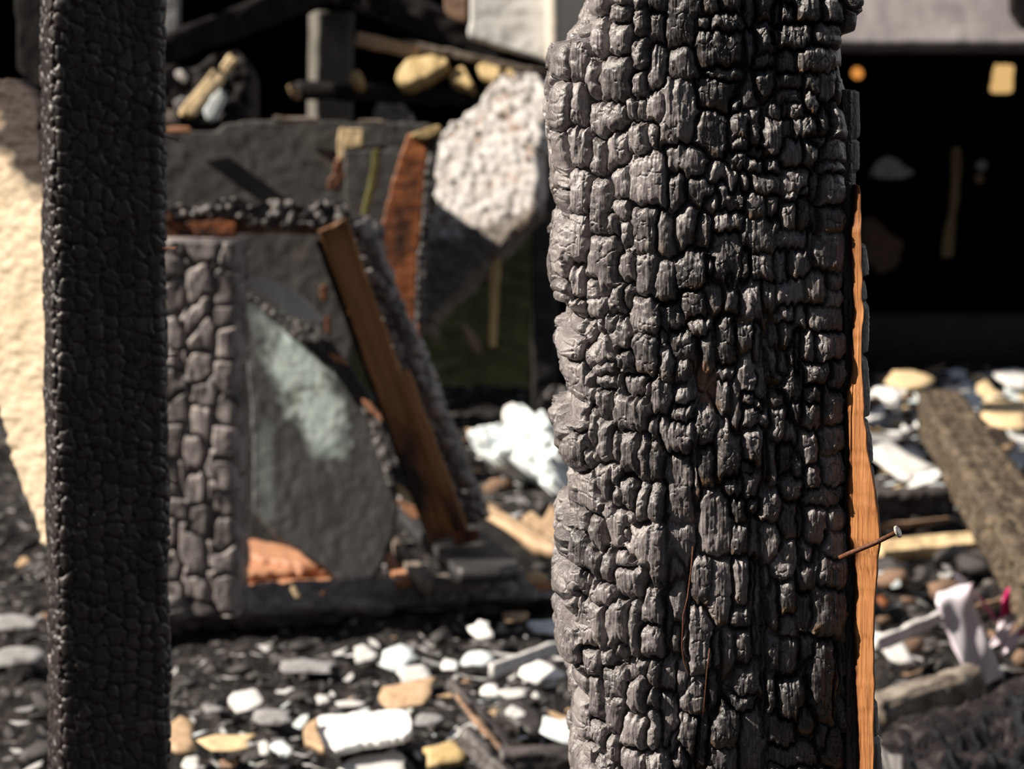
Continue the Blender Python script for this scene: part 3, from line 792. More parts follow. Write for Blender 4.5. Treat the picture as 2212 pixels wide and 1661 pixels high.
# ------------------------------------------------------------------ generic timber
def timber(name, A, B, w, t, mat, parent=None, facing=Vector((0, -1, 0)), step=0.004, chip=None, amp=0.0, rough=0.002, seed=1, taper=1.0, rnd=0.12,
           bend=0.0, tone=(0.2, 0.7), ragged=0.0, burn=None, gap=.38, jit=.8):
    """beam from A to B; w = width across the facing side, t = thickness"""
    A = Vector(A); B = Vector(B)
    ax = (B - A); L = ax.length; ax.normalize()
    fn = (facing - ax * facing.dot(ax)).normalized()
    sv = ax.cross(fn).normalized()
    # rounded rectangle section sampled by perimeter
    per = 2 * (w + t)
    n = max(16, int(per / step)); m = max(6, int(L / step))
    q = np.arange(n) / n * per
    r = rnd * min(w, t)
    def sect(q):
        x = np.empty_like(q); y = np.empty_like(q); nx = np.empty_like(q); ny = np.empty_like(q)
        for i, s in enumerate(q):
            if s < w: x[i], y[i], nx[i], ny[i] = -w / 2 + s, t / 2, 0, 1
            elif s < w + t: x[i], y[i], nx[i], ny[i] = w / 2, t / 2 - (s - w), 1, 0
            elif s < 2 * w + t: x[i], y[i], nx[i], ny[i] = w / 2 - (s - w - t), -t / 2, 0, -1
            else: x[i], y[i], nx[i], ny[i] = -w / 2, -t / 2 + (s - 2 * w - t), -1, 0
        return x, y, nx, ny
    x, y, nx, ny = sect(q)
    kx = np.clip(np.abs(x) - (w / 2 - r), 0, r); ky = np.clip(np.abs(y) - (t / 2 - r), 0, r)
    ln = np.hypot(kx, ky); cor = (kx > 0) & (ky > 0)
    sc_ = np.where(cor, r / np.maximum(ln, 1e-9), 1)
    x = np.where(cor, np.sign(x) * (w / 2 - r + kx * sc_), x); y = np.where(cor, np.sign(y) * (t / 2 - r + ky * sc_), y)
    nx = np.where(cor, np.sign(x) * kx / np.maximum(ln, 1e-9), nx); ny = np.where(cor, np.sign(y) * ky / np.maximum(ln, 1e-9), ny)
    zz = np.linspace(0, L, m)
    Q, Z = np.meshgrid(q, zz)
    T = np.full(Q.shape, 0.5); H = np.zeros(Q.shape)
    if chip:
        cw, cl = chip
        per_n = max(4, round(per / cw))
        uu = Q / per * per_n; vv = Z / cl + .35 * np.floor(uu)
        wob = fbm(uu * .8, vv * .8, seed + 3, 3)
        f1, ed, rid = cells(uu + .28 * wob * np.clip(np.minimum(uu, per_n - uu), 0, 1), vv + .5 * fbm(uu * .9, vv * .7, seed + 7, 3) + .15 * vnoise(uu * 5, vv * .8, seed + 5), seed, jit, per_n)
        dome = 1 - (1 - np.clip(ed / gap, 0, 1)) ** 2.2
        H += amp * (dome - .55) * (0.65 + .7 * rid)
        T = rid
    fade = np.clip(np.minimum(Q, per - Q) / (step * 2), 0, 1)
    H += rough * 2 * fbm(Q / .03, Z / .05, seed + 11, 4) * fade + rough * .35 * vnoise(Q / .004, Z / .06, seed + 13)
    tp = 1 + (taper - 1) * Z / L
    X = x[None] * tp + nx[None] * H; Yy = y[None] * tp + ny[None] * H
    if bend: Yy = Yy + bend * np.sin(np.pi * Z / L)
    if ragged:
        e0 = ragged * (vnoise(X / .012 + 50, Yy / .012, seed + 20) + .5); 
        Z = Z + np.where(Z < ragged * 2, e0 * (1 - Z / (ragged * 2)), 0) - np.where(Z > L - ragged * 2, e0 * (1 - (L - Z) / (ragged * 2)), 0)
    V = np.stack([X, Yy, Z - L / 2], -1).reshape(-1, 3)
    F = grid_faces(m, n, wrap=True)
    c0 = len(V); cz0 = V[:n, 2].mean(); cz1 = V[-n:, 2].mean()
    V = np.concatenate([V, [[0, 0, cz0], [0, bend * 0, cz1]]])
    ar = np.arange(n)
    F3 = np.concatenate([np.stack([np.full(n, c0), (ar + 1) % n, ar], -1), np.stack([np.full(n, c0 + 1), (m - 1) * n + ar, (m - 1) * n + (ar + 1) % n], -1)])
    tn = tone[0] + (tone[1] - tone[0]) * T
    tn = np.concatenate([tn.ravel(), [.3, .3]])
    z0 = np.zeros(len(V))
    bn = z0.copy()
    if burn is not None:
        bn[:-2] = burn(X, Z / L).ravel()
        bn = np.clip(bn, 0, 1)
    me = mesh_np(name, V, F[:, ::-1], {'tone': tn, 'amber': z0, 'bare': z0, 'burn': bn}, F3=F3[:, ::-1])
    Rm = Matrix((sv, fn, ax)).transposed().to_4x4()
    mw = Matrix.Translation((A + B) / 2) @ Rm
    return link(name, me, mat, parent, mw)

# ------------------------------------------------------------------ outline with relief and real thickness
def inside(px, py, poly):
    c = np.zeros(px.shape, bool)
    n = len(poly)
    for i in range(n):
        x1, y1 = poly[i]; x2, y2 = poly[(i + 1) % n]
        if y1 == y2: continue
        cond = ((y1 > py) != (y2 > py)) & (px < (x2 - x1) * (py - y1) / (y2 - y1) + x1)
        c ^= cond
    return c

def relief(name, poly, d, mat, parent=None, gx=0.0, gy=0.0, thick=0.03, res=5, lump=None, amp=0.0, rag=4, seed=1, attrs=None, rough=0.0008, grain=None):
    """board whose front face has the outline poly (photo px) on a plane at depth d (+ slopes per px)"""
    poly = [(float(a), float(b)) for a, b in poly]
    xs = [p[0] for p in poly]; ys = [p[1] for p in poly]
    cx, cy = sum(xs) / len(xs), sum(ys) / len(ys)
    gxs = np.arange(min(xs) - rag - res, max(xs) + rag + 2 * res, res); gys = np.arange(min(ys) - rag - res, max(ys) + rag + 2 * res, res)
    X, Y = np.meshgrid(gxs, gys)
    D = d + gx * (X - cx) + gy * (Y - cy)
    Cx = (X[:-1, :-1] + res / 2); Cy = (Y[:-1, :-1] + res / 2)
    ins = inside(Cx + rag * 2 * fbm(Cx / 25, Cy / 25, seed, 3), Cy + rag * 2 * fbm(Cx / 25, Cy / 25, seed + 9, 3), poly)
    _id = np.arange(X.size).reshape(X.shape)
    _pad = np.pad(ins, 1); E = []
    i, j = np.where(ins & ~_pad[:-2, 1:-1]); E.append(np.stack([_id[i, j], _id[i, j + 1]], -1))
    i, j = np.where(ins & ~_pad[2:, 1:-1]); E.append(np.stack([_id[i + 1, j], _id[i + 1, j + 1]], -1))
    i, j = np.where(ins & ~_pad[1:-1, :-2]); E.append(np.stack([_id[i, j], _id[i + 1, j]], -1))
    i, j = np.where(ins & ~_pad[1:-1, 2:]); E.append(np.stack([_id[i, j + 1], _id[i + 1, j + 1]], -1))
    E = np.concatenate(E)
    xf = X.ravel().copy(); yf = Y.ravel().copy(); cnt = np.bincount(E.ravel(), minlength=X.size)
    for _ in range(5):
        for arr_ in (xf, yf):
            sm_ = np.zeros(X.size); np.add.at(sm_, E[:, 0], arr_[E[:, 1]]); np.add.at(sm_, E[:, 1], arr_[E[:, 0]])
            m_ = cnt == 2
            arr_[m_] = .5 * arr_[m_] + .5 * sm_[m_] / 2
    X = xf.reshape(X.shape); Y = yf.reshape(Y.shape)
    D = d + gx * (X - cx) + gy * (Y - cy)
    p0 = np.array(P(cx, cy, d)); p1 = np.array(P(cx + 50, cy, d + gx * 50)); p2 = np.array(P(cx, cy + 50, d + gy * 50))
    nrm = np.cross(p1 - p0, p2 - p0); nrm /= np.linalg.norm(nrm)
    if nrm[1] > 0: nrm = -nrm                                   # towards the camera
    W = Parr(X, Y, D)
    s = d / FPX
    H = rough * 2 * fbm(X / 18, Y / 18, seed + 30, 4)
    if lump:
        f1, ed, rid = cells(X / lump + .4 * fbm(X / lump, Y / lump, seed + 4, 2), Y / lump, seed + 40)
        H = H + amp * (1 - np.clip(f1 * 1.25, 0, 1) ** 2) * (.4 + .9 * rid) + amp * .8 * fbm(X / lump / 3, Y / lump / 3, seed + 41, 2)
    Fr = W + nrm * H[..., None]
    Bk = W - nrm * thick
    nr, nc = X.shape
    idx = np.arange(nr * nc).reshape(nr, nc)
    a = idx[:-1, :-1][ins]; b = idx[:-1, 1:][ins]; c = idx[1:, 1:][ins]; e_ = idx[1:, :-1][ins]
    FF = np.stack([a, e_, c, b], -1)
    o = nr * nc
    BB = np.stack([a, b, c, e_], -1) + o
    pad = np.pad(ins, 1)
    sides = []
    up = ins & ~pad[:-2, 1:-1]; dn = ins & ~pad[2:, 1:-1]; lf = ins & ~pad[1:-1, :-2]; rt = ins & ~pad[1:-1, 2:]
    i, j = np.where(up); sides.append(np.stack([idx[i, j], idx[i, j + 1], idx[i, j + 1] + o, idx[i, j] + o], -1))
    i, j = np.where(dn); sides.append(np.stack([idx[i + 1, j + 1], idx[i + 1, j], idx[i + 1, j] + o, idx[i + 1, j + 1] + o], -1))
    i, j = np.where(lf); sides.append(np.stack([idx[i + 1, j], idx[i, j], idx[i, j] + o, idx[i + 1, j] + o], -1))
    i, j = np.where(rt); sides.append(np.stack([idx[i, j + 1], idx[i + 1, j + 1], idx[i + 1, j + 1] + o, idx[i, j + 1] + o], -1))
    FF = np.concatenate([FF, BB] + sides)
    V = np.concatenate([Fr.reshape(-1, 3), Bk.reshape(-1, 3)])
    at = {}
    for k, fn in (attrs or {}).items():
        v = np.clip(fn(X, Y), 0, 1).ravel()
        at[k] = np.concatenate([v, v])
    for k in ('tone', 'amber', 'bare', 'burn'):
        if k not in at: at[k] = np.full(len(V), .5 if k == 'tone' else 0.0)
    used = np.unique(FF)
    remap = np.full(len(V), -1); remap[used] = np.arange(len(used))
    FF = remap[FF]; V = V[used]; at = {k: v[used] for k, v in at.items()}
    R = None
    if grain is not None:                                       # grain direction in px space becomes local z
        g = np.array(P(cx + grain[0], cy + grain[1], d + gx * grain[0] + gy * grain[1])) - p0
        g /= np.linalg.norm(g); sx = np.cross(g, nrm); sx /= np.linalg.norm(sx)
        yv = np.cross(g, sx)
        R = np.stack([sx, yv, g], 1)
    return local_mesh(name, V, FF, mat, parent, at, R=R)

def ell(cx, cy, rx, ry, soft=1.0, ang=0.0, seed=0):
    def f(X, Y):
        ca, sa = math.cos(ang), math.sin(ang)
        x = (X - cx) * ca + (Y - cy) * sa; y = -(X - cx) * sa + (Y - cy) * ca
        r = np.sqrt((x / rx) ** 2 + (y / ry) ** 2) + 0.5 * fbm(X / 40, Y / 40, seed + 2, 3)
        return np.clip((1 - r) / soft + .3, 0, 1)
    return f

# ------------------------------------------------------------------ ground and building shell
def build_ground():
    xs = np.concatenate([np.arange(-6, -2.2, .08), np.arange(-2.2, 2.3, .013), np.arange(2.3, 6, .08)])
    ys = np.concatenate([np.arange(-3, 3.2, .1), np.arange(3.2, 9.2, .015), np.arange(9.2, 13, .1)])
    X, Y = np.meshgrid(xs, ys)
    Z = .035 * fbm(X / .5, Y / .5, 3, 4)
    near = np.clip((Y - 2.5) / 1, 0, 1)
    f1, ed, rid = cells(X / .05, Y / .05, 8)
    Z += near * .018 * (1 - np.clip(f1 * 1.2, 0, 1) ** 2) * rid
    f1, ed, rid = cells(X / .13, Y / .11, 9)
    Z += near * .03 * (1 - np.clip(f1 * 1.3, 0, 1) ** 2) * np.clip(rid * 2 - .9, 0, 1)
    Z -= .03
    V = np.stack([X, Y, Z], -1).reshape(-1, 3)
    me = mesh_np('ground', V, grid_faces(*X.shape), smooth=True)
    tag(link('ground', me, M['ground']), kind='structure')
build_ground()

def box(name, x0, x1, y0, y1, z0, z1, mat, parent=None):
    V = [(x, y, z) for x in (x0, x1) for y in (y0, y1) for z in (z0, z1)]
    F = [(0, 1, 3, 2), (4, 6, 7, 5), (0, 4, 5, 1), (2, 3, 7, 6), (0, 2, 6, 4), (1, 5, 7, 3)]
    return local_mesh(name, V, F, mat, parent, smooth=False)

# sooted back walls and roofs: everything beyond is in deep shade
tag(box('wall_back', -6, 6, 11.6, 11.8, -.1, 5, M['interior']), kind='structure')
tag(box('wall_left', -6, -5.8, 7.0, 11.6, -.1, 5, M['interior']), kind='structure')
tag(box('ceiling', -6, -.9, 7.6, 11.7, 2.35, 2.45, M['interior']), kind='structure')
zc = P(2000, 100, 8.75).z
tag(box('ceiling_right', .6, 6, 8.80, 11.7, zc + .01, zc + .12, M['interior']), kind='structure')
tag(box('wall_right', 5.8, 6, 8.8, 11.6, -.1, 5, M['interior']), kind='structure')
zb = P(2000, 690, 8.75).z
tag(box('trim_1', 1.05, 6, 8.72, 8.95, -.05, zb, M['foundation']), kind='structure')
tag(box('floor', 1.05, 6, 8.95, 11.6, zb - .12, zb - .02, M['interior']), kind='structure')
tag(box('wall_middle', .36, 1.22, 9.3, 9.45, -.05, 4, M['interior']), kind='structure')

# grey fascia over the dark opening, slightly sagging lower edge
f = relief('fascia_board', [(1700, -300), (2600, -300), (2600, 104), (2212, 97), (2050, 96), (1980, 92), (1900, 98), (1700, 102)], 8.6, M['fascia'], thick=.06, res=12, rag=1, rough=.003, gy=-.0009)
tag(f, 'long weathered grey fascia board above the dark opening at top right', 'board')
tag(relief('fascia_drip_board', [(2190, -60), (2330, -60), (2330, 74), (2205, 60), (2180, 20)], 8.45, M['black'], thick=.04, res=8, rag=5), 'black burnt board corner hanging over the fascia at the far top right', 'board')

def pane(name, poly, d, mat, label, cat, **kw):  # sunlit bits in the dark interior; their glow is added emission
    return tag(relief(name, poly, d, mat, rag=1, res=4, **kw), label, cat)
pane('glow_square', [(2147, 137), (2190, 140), (2188, 200), (2141, 199)], 11.5, M['glow_amber'], 'small amber square sunlit bit, given its own glow, deep in the dark interior at top right', 'glow_patch', thick=.05)
pane('glow_dot', [(1838, 158), (1841, 149), (1850, 145), (1860, 148), (1867, 156), (1864, 166), (1854, 171), (1843, 168)], 11.5, M['lit_orange'], 'small round orange sunlit bit, given its own glow, in the dark right beside the post', 'glow_spot', thick=.06)
tag(relief('window_slat', [(2056, 318), (2077, 318), (2072, 430), (2064, 470), (2060, 555), (2034, 556), (2040, 500), (2052, 460)], 9.6, M['gold'], thick=.03, res=4, rag=2), 'narrow brown upright slat dimly seen inside the dark opening', 'slat')
for (a, b_, r, lab, mt) in ((2120, 357, 13, 'small round pale knob upper of two in the dark opening', 'pale'), (2117, 385, 11, 'small round dull knob lower of two in the dark opening', 'tan')):
    tag(relief('round_knob', [(a + r * math.cos(k), b_ + r * math.sin(k)) for k in np.linspace(0, 6.0, 12)], 9.61, M[mt], thick=.03, res=3, rag=1), lab, 'knob')
tag(relief('tarpaulin_heap', [(1880, 372), (1893, 348), (1915, 336), (1937, 342), (1950, 360), (1972, 372), (1970, 380), (1900, 387)], 9.5, M['blue'], thick=.14, res=4, rag=3, lump=20, amp=.02), 'pale blue-white crumpled heap lying inside the dark opening beside the post', 'heap')
tag(relief('cloth_scrap', [(1862, 470), (1890, 465), (1915, 500), (1950, 525), (1945, 570), (1900, 590), (1862, 560)], 9.55, M['brown'], thick=.08, res=5, rag=4), 'dull brown hanging scrap in the dark opening beside the post edge', 'scrap')

# white siding corner at top centre
sid = thing('siding_corner', P(1110, 100, 7.0), 'white boxed siding corner with slanting lower edge at top centre, left of the big post', 'siding')
relief('front_panel', [(1028, -260), (1205, -260), (1206, 138), (1190, 134), (1011, 78), (1018, -20)], 7.0, M['siding'], sid, thick=.05, res=6, rag=1, rough=.0015)
relief('side_panel', [(1207, -260), (1290, -260), (1290, 112), (1207, 137)], 7.02, M['beige'], sid, gx=.003, thick=.04, res=6, rag=1, rough=.0015)
# sooted roof timbers
tag(timber('eave_beam', P(640, -70, 7.2), P(1235, 172, 7.2), .10, .10, M['black'], step=.012, rough=.008), 'black burnt beam running slanting under the white siding at top', 'beam')
tag(timber('roof_rafter', P(330, 118, 6.9), P(760, -50, 7.1), .085, .08, M['black'], step=.012, rough=.006), 'dark slanting rafter at the top left between the two posts', 'rafter')
tag(relief('loose_shingle', [(705, -40), (800, -40), (797, 24), (760, 12), (712, -4)], 7.2, M['pale'], thick=.03, res=5, rag=2), 'dull pale board end at the top edge left of the siding', 'board')
tag(relief('split_shingle', [(955, -40), (1012, -40), (1008, 50), (985, 40), (955, 22)], 7.1, M['brown'], thick=.03, res=5, rag=5), 'small brown splintered shingle tucked against the white siding', 'shingle')
tag(relief('wall_stub', [(332, -60), (385, -60), (384, 60), (365, 80), (345, 80)], 6.9, M['grey'], thick=.05, res=5, rag=2), 'short grey wall stub at the top edge right of the dark left post', 'wall stub')
# grey post and ledge behind
tag(timber('porch_post', P(716, 30, 7.29), foot(700, 7.29), .118, .1, M['greypost'], facing=Vector((.35, -.94, 0)), step=.012, rough=.002, rnd=.06), 'square grey painted post standing behind the sooted header board', 'post')
tag(timber('back_rail', P(640, 195, 7.12), P(1085, 214, 7.12), .05, .06, M['black'], step=.02, rough=.006), 'black horizontal rail far behind under the golden chunks', 'rail')
tag(timber('fallen_lath', P(870, 92, 7.1), P(1200, 165, 7.1), .022, .02, M['rod'], step=.008, rough=.004), 'thin grey lath slanting beneath the eave beam', 'lath')
tag(timber('pinkish_board', P(770, 84, 7.1), P(905, 114, 7.1), .04, .02, M['tan'], step=.01, rough=.004), 'dull pinkish board end in the dark above the golden chunk', 'board')
def golden(poly, lab, nm='golden_chunk', d=7.05, m='gold'):
    return tag(relief(nm, poly, d, M[m], thick=.05, res=4, rag=3, lump=30, amp=.004, gx=-.0003, gy=-.0008), lab, 'wood chunk')
golden([(858, 150), (880, 130), (930, 120), (972, 124), (962, 142), (915, 170), (880, 182), (858, 175)], 'large golden wood chunk on the rail at upper centre, widest of the golden pieces')
golden([(968, 172), (980, 152), (1000, 140), (1008, 160), (1024, 185), (1010, 186), (995, 178)], 'golden wood chunk shaped like a tent, second golden piece from the left')
golden([(1028, 140), (1045, 134), (1075, 142), (1083, 162), (1070, 178), (1045, 165)], 'pale golden chunk, third from the left just above the white slab')
golden([(1088, 155), (1104, 147), (1118, 158), (1108, 172), (1090, 172)], 'smallest golden chunk touching the top of the white lumpy slab')
golden([(755, 160), (768, 152), (783, 165), (778, 182), (765, 178)], 'tiny golden scrap hanging right of the grey porch post')
golden([(622, 185), (632, 178), (645, 184), (643, 197), (630, 196)], 'tiny tan scrap hanging left of the grey porch post', m='tan')
# cream broken stick and neighbours at upper left
def fpy(d): return 830.5 - ((-.02 - CAMZ) / d + SP) / CP * FPX
tag(relief('soot_heap', [(335, 150), (372, 138), (410, 150), (470, 120), (515, 105), (540, 150), (545, 262), (560, fpy(6.3)), (335, fpy(6.3))], 6.3, M['black'], thick=.25, res=8, rag=4, lump=30, amp=.02), 'black soot-covered heap behind the header board, under the cream stick', 'heap')
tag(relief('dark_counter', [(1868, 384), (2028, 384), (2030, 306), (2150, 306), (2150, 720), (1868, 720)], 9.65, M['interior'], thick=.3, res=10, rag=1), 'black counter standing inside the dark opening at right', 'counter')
tag(timber('broken_stick', P(398, 252, 6.1), P(474, 160, 6.2), .040, .03, M['cream'], step=.006, rough=.004, ragged=.02), 'broken cream stick leaning in the dark right of the left post', 'stick')
tag(timber('stick_tip', P(478, 158, 6.2), P(508, 118, 6.2), .024, .02, M['cream'], step=.006, rough=.004, ragged=.02), 'short splintered cream tip above the broken cream stick', 'stick')
tag(relief('pale_shard', [(440, 240), (462, 200), (478, 188), (482, 215), (460, 258), (448, 262)], 6.22, M['blue'], thick=.06, res=4, rag=2), 'bluish white shard just right of the broken cream stick', 'shard')
tag(relief('grey_pebble', [(376, 155), (392, 149), (402, 160), (396, 174), (380, 170)], 6.22, M['pale'], thick=.06, res=3, rag=2), 'small grey lump above left of the broken cream stick', 'lump')
tag(relief('grey_shard', [(375, 222), (390, 210), (412, 214), (405, 235), (382, 240)], 6.22, M['grey'], thick=.06, res=3, rag=2), 'small grey shard below left of the broken cream stick', 'shard')
tag(relief('tan_block', [(345, 236), (380, 238), (382, 268), (345, 268)], 5.6, M['rod'], thick=.05, res=4, rag=1), 'small dull tan block at the left end of the header board top', 'block')

# mossy slope far behind the leaning stud
def moss():
    xs = np.linspace(-1.6, .33, 140); ys = np.linspace(7.9, 10.9, 130)
    X, Y = np.meshgrid(xs, ys)
    Z = -.05 + np.clip((Y - 8.1) / 1.6, 0, 1) * .62 + .06 * fbm(X / .3, Y / .3, 77, 4) - .1 * np.clip((X - .6) * 2, 0, 1)
    V = np.stack([X, Y, Z], -1).reshape(-1, 3)
    o = local_mesh('mossy_bank', V, grid_faces(*X.shape), M['moss'])
    tag(o, 'dark olive mossy earth bank far behind the leaning brown stud', 'bank')
moss()
tag(relief('stone_heap', [(800, 262), (815, 225), (840, 214), (870, 222), (892, 250), (900, fpy(7.3)), (800, fpy(7.3))], 7.3, M['grey'], thick=.3, res=4, rag=3, lump=18, amp=.02), 'dim grey heap peeking above the header board at centre', 'heap')

# dark upright behind the big post
tag(timber('burnt_upright', P(1176, 300, 7.6), foot(1176, 7.8), .08, .08, M['header'], step=.01, rough=.004, rnd=.08), 'dark sooty upright just left of the big post, from lumpy slab to ground', 'upright')
tag(timber('rear_upright', P(1222, 560, 7.9), foot(1222, 8.0), .09, .08, M['black'], step=.012, rough=.004), 'black upright tucked behind the big post at its left edge', 'upright')

# ------------------------------------------------------------------ white lumpy insulation slab
ins_root = thing('insulation_slab', P(1050, 500, 6.6), 'lumpy white sprayed insulation sheet hanging askew left of the big post, charred along its lower side', 'insulation')
def popburn(X, Y):
    line = 478 + (1060 - X) * .35 + 45 * fbm(X / 40, Y / 40, 5, 3)
    return np.clip((Y - line) / 18 + .4, 0, 1) * .92
relief('lumpy_sheet', [(955, 300), (1005, 245), (1055, 205), (1080, 172), (1100, 162), (1160, 160), (1183, 195), (1178, 285), (1160, 330), (1160, 420), (1150, 455), (1060, 560), (920, 690), (905, 655), (912, 560), (930, 500), (945, 430), (935, 395), (955, 330)],
       6.6, M['popcorn'], ins_root, gx=-.0009, gy=-.0006, thick=.05, res=3.5, rag=6, lump=15, amp=.018, rough=.007, attrs={'burn': popburn}, seed=12)
timber('edge_rail', P(908, 690, 6.56), P(1160, 456, 6.44), .036, .03, M['rod'], ins_root, step=.008, rough=.004)
tag(timber('hanging_stick', P(1071, 548, 6.5), P(1064, 755, 6.5), .025, .02, M['gold'], step=.008, rough=.003, ragged=.02, taper=.8), 'thin tan stick hanging upright below the slab rail', 'stick')
tag(relief('hanging_splinter', [(990, 685), (1003, 700), (1022, 720), (1042, 750), (1040, 765), (1022, 762), (1008, 735)], 8.35, M['tan'], thick=.02, res=4, rag=2, grain=(1, 2)), 'tan leaf-shaped splinter left of the thin hanging stick', 'splinter')
tag(relief('ashy_clod', [(905, 700), (925, 695), (950, 712), (948, 735), (925, 728)], 6.5, M['rod'], thick=.05, res=4, rag=3, lump=14, amp=.01), 'small ashy clod below the lower end of the slab rail', 'clod')

# ------------------------------------------------------------------ burnt frame: header, rusty plank, panels
hb = thing('header_board', P(650, 450, 5.55), 'wide sooted grey board behind the frame, from the left post to the rusty plank', 'board')
relief('sooted_face', [(250, 280), (470, 285), (482, 268), (600, 256), (700, 262), (925, 264), (952, 280), (930, 340), (870, 420), (830, 520), (760, 760), (700, 1180), (250, 1180)], 5.55, M['header'], hb, thick=.05, res=6, rag=2, rough=.0012, seed=3)
relief('top_lip', [(350, 274), (412, 274), (412, 285), (350, 286)], 5.5, M['terracotta'], hb, thick=.03, res=3, rag=1)
relief('top_lip', [(590, 250), (690, 254), (690, 262), (590, 260)], 5.5, M['rod'], hb, thick=.03, res=3, rag=1)
relief('top_lip', [(770, 256), (830, 259), (830, 266), (770, 264)], 5.5, M['rod'], hb, thick=.03, res=3, rag=1)
relief('bare_patch', [(731, 274), (784, 278), (784, 318), (746, 322), (742, 345), (730, 350), (728, 310)], 5.5, M['cream'], hb, thick=.04, res=3, rag=2)
relief('splintered_patch', [(722, 340), (738, 330), (742, 380), (735, 405), (715, 410), (700, 402), (716, 370)], 5.5, M['rust_wood'], hb, thick=.03, res=3, rag=4)
relief('splintered_patch', [(690, 620), (705, 610), (706, 640), (700, 650), (690, 645)], 5.48, M['rust_wood'], hb, thick=.03, res=3, rag=3)
relief('splintered_patch', [(704, 680), (712, 680), (712, 725), (704, 725)], 5.45, M['rust_wood'], hb, thick=.03, res=3, rag=1)
tag(relief('sooted_panel', [(742, 325), (880, 322), (868, 350), (835, 470), (815, 560), (770, 540), (745, 430)], 5.45, M['header'], thick=.03, res=5, rag=2, seed=9), 'dark slanting panel between bare patch and rusty plank', 'panel')
tag(relief('olive_slat', [(806, 322), (822, 322), (812, 400), (792, 470), (780, 460), (795, 400)], 5.4, M['moss'], thick=.02, res=4, rag=1), 'narrow dull olive slat slanting on the dark panel', 'slat')
rp = thing('rusty_plank', P(870, 500, 5.35), 'upright orange-brown scorched plank with a black edge, behind the top of the leaning stud', 'plank')
relief('bare_face', [(882, 288), (925, 285), (915, 430), (902, 560), (892, 720), (850, 720), (818, 620), (812, 520), (838, 430), (862, 340)], 5.35, M['rust_wood'], rp, thick=.04, res=4, rag=2, grain=(.1, 1), rough=.0008)
relief('charred_edge', [(926, 290), (950, 285), (944, 340), (925, 520), (912, 760), (908, 930), (892, 930), (893, 720), (903, 560), (916, 430)], 5.33, M['lump'], rp, thick=.05, res=4, rag=3, lump=12, amp=.006)
relief('broken_top', [(884, 296), (900, 283), (930, 276), (948, 268), (956, 280), (940, 292), (910, 300)], 5.3, M['gold'], rp, thick=.05, res=3, rag=2)
relief('orange_strip', [(900, 700), (908, 700), (903, 800), (893, 830), (890, 770)], 5.28, M['rust_wood'], rp, thick=.03, res=3, rag=1)
tag(timber('protruding_log', P(812, 500, 5.0), P(795, 560, 5.25), .036, .036, M['beam'], step=.004, chip=(.014, .018), amp=.006, rnd=.48, tone=(.6, 1.1)), 'stubby ashy log end poking out right of the leaning stud', 'log')

# lying frame: sill, grey post, top beam
dS = 4.92
tag(timber('sill_beam', P(150, 1330, 4.72), P(1225, 1278, 5.02), +.066, .085, M['post_grey'], facing=Vector((.05, -.80, .60)), step=.005, chip=(.05, .06), amp=.009, rough=.006, seed=4, rnd=.2, tone=(.1, .9)),
    'long charred sill beam lying low across the centre of the picture', 'beam')
tag(timber('alligatored_stud', P(437, 1315, 4.80), P(437, 518, 4.70), .150, .10, M['post_grey'], facing=Vector((-.1, -.99, 0)), step=.0032, chip=(.058, .060), amp=.020, rough=.003, seed=23, rnd=.10, tone=(.3, 1.25), gap=.22, jit=.62),
    'grey alligatored stud standing on the sill beam, right beside the dark left post', 'stud')
tb = thing('top_beam', P(550, 470, 4.9), 'ragged charred beam resting across the top of the alligatored stud', 'beam')
relief('charred_crust', [(340, 452), (370, 452), (385, 440), (410, 442), (440, 446), (500, 432), (540, 440), (600, 430), (660, 440), (735, 436), (752, 448), (762, 490), (700, 485), (600, 490), (505, 480), (430, 470), (340, 474)],
       4.80, M['beam'], tb, thick=.09, res=3, rag=9, lump=19, amp=.018, seed=8, attrs={'tone': lambda X, Y: .55 + .8 * fbm(X / 15, Y / 15, 3, 3)})
relief('bare_patch', [(342, 478), (508, 476), (508, 512), (400, 514), (342, 520)], 4.78, M['rust_wood'], tb, thick=.05, res=3, rag=3, grain=(1, 0))
timber('underside', P(345, 484, 4.86), P(760, 486, 4.9), .03, .09, M['brown'], tb, step=.006, rough=.003)
relief('bare_block', [(342, 452), (366, 455), (372, 478), (342, 480)], 4.77, M['rust_wood'], tb, thick=.03, res=3, rag=2)
tag(relief('dark_block', [(340, 512), (398, 514), (400, 590), (350, 600), (340, 600)], 4.85, M['brown'], thick=.06, res=4, rag=2), 'small dark brown block wedged left of the alligatored stud top', 'block')

# leaning stud
ls = thing('leaning_stud', P(990, 1165, 4.95), 'leaning brown split stud with charred right edge, foot near the sill beam', 'stud')
def studburn(X, Z): return np.clip(.9 - np.abs(X + .004) / .0016, 0, .9) * (Z > .3) + np.clip((Z - .93) * 9, 0, .5)
timber('split_face', P(962, 1165, 4.90), P(716, 478, 4.72), .060, .03, M['stud'], ls, facing=Vector((.1, -1, 0)), step=.0035, rough=.002, seed=6, rnd=.1, burn=studburn, ragged=.012)
timber('split_strip', P(1008, 1172, 4.90), P(868, 800, 4.80), .026, .03, M['stud'], ls, facing=Vector((.1, -1, 0)), step=.0035, rough=.002, seed=7, rnd=.15, ragged=.01)
timber('dark_edge', P(930, 1160, 4.93), P(690, 520, 4.75), .012, .05, M['black'], ls, step=.006, rough=.002)
timber('charred_edge', P(1022, 1120, 4.98), P(765, 480, 4.80), .055, .06, M['post_grey'], ls, step=.004, chip=(.03, .034), amp=.016, rough=.005, seed=9, rnd=.3, tone=(.4, 1.1))
relief('broken_foot', [(975, 1152), (1028, 1146), (1034, 1164), (1010, 1176), (982, 1178)], 4.87, M['rust_wood'], ls, thick=.03, res=3, rag=3)

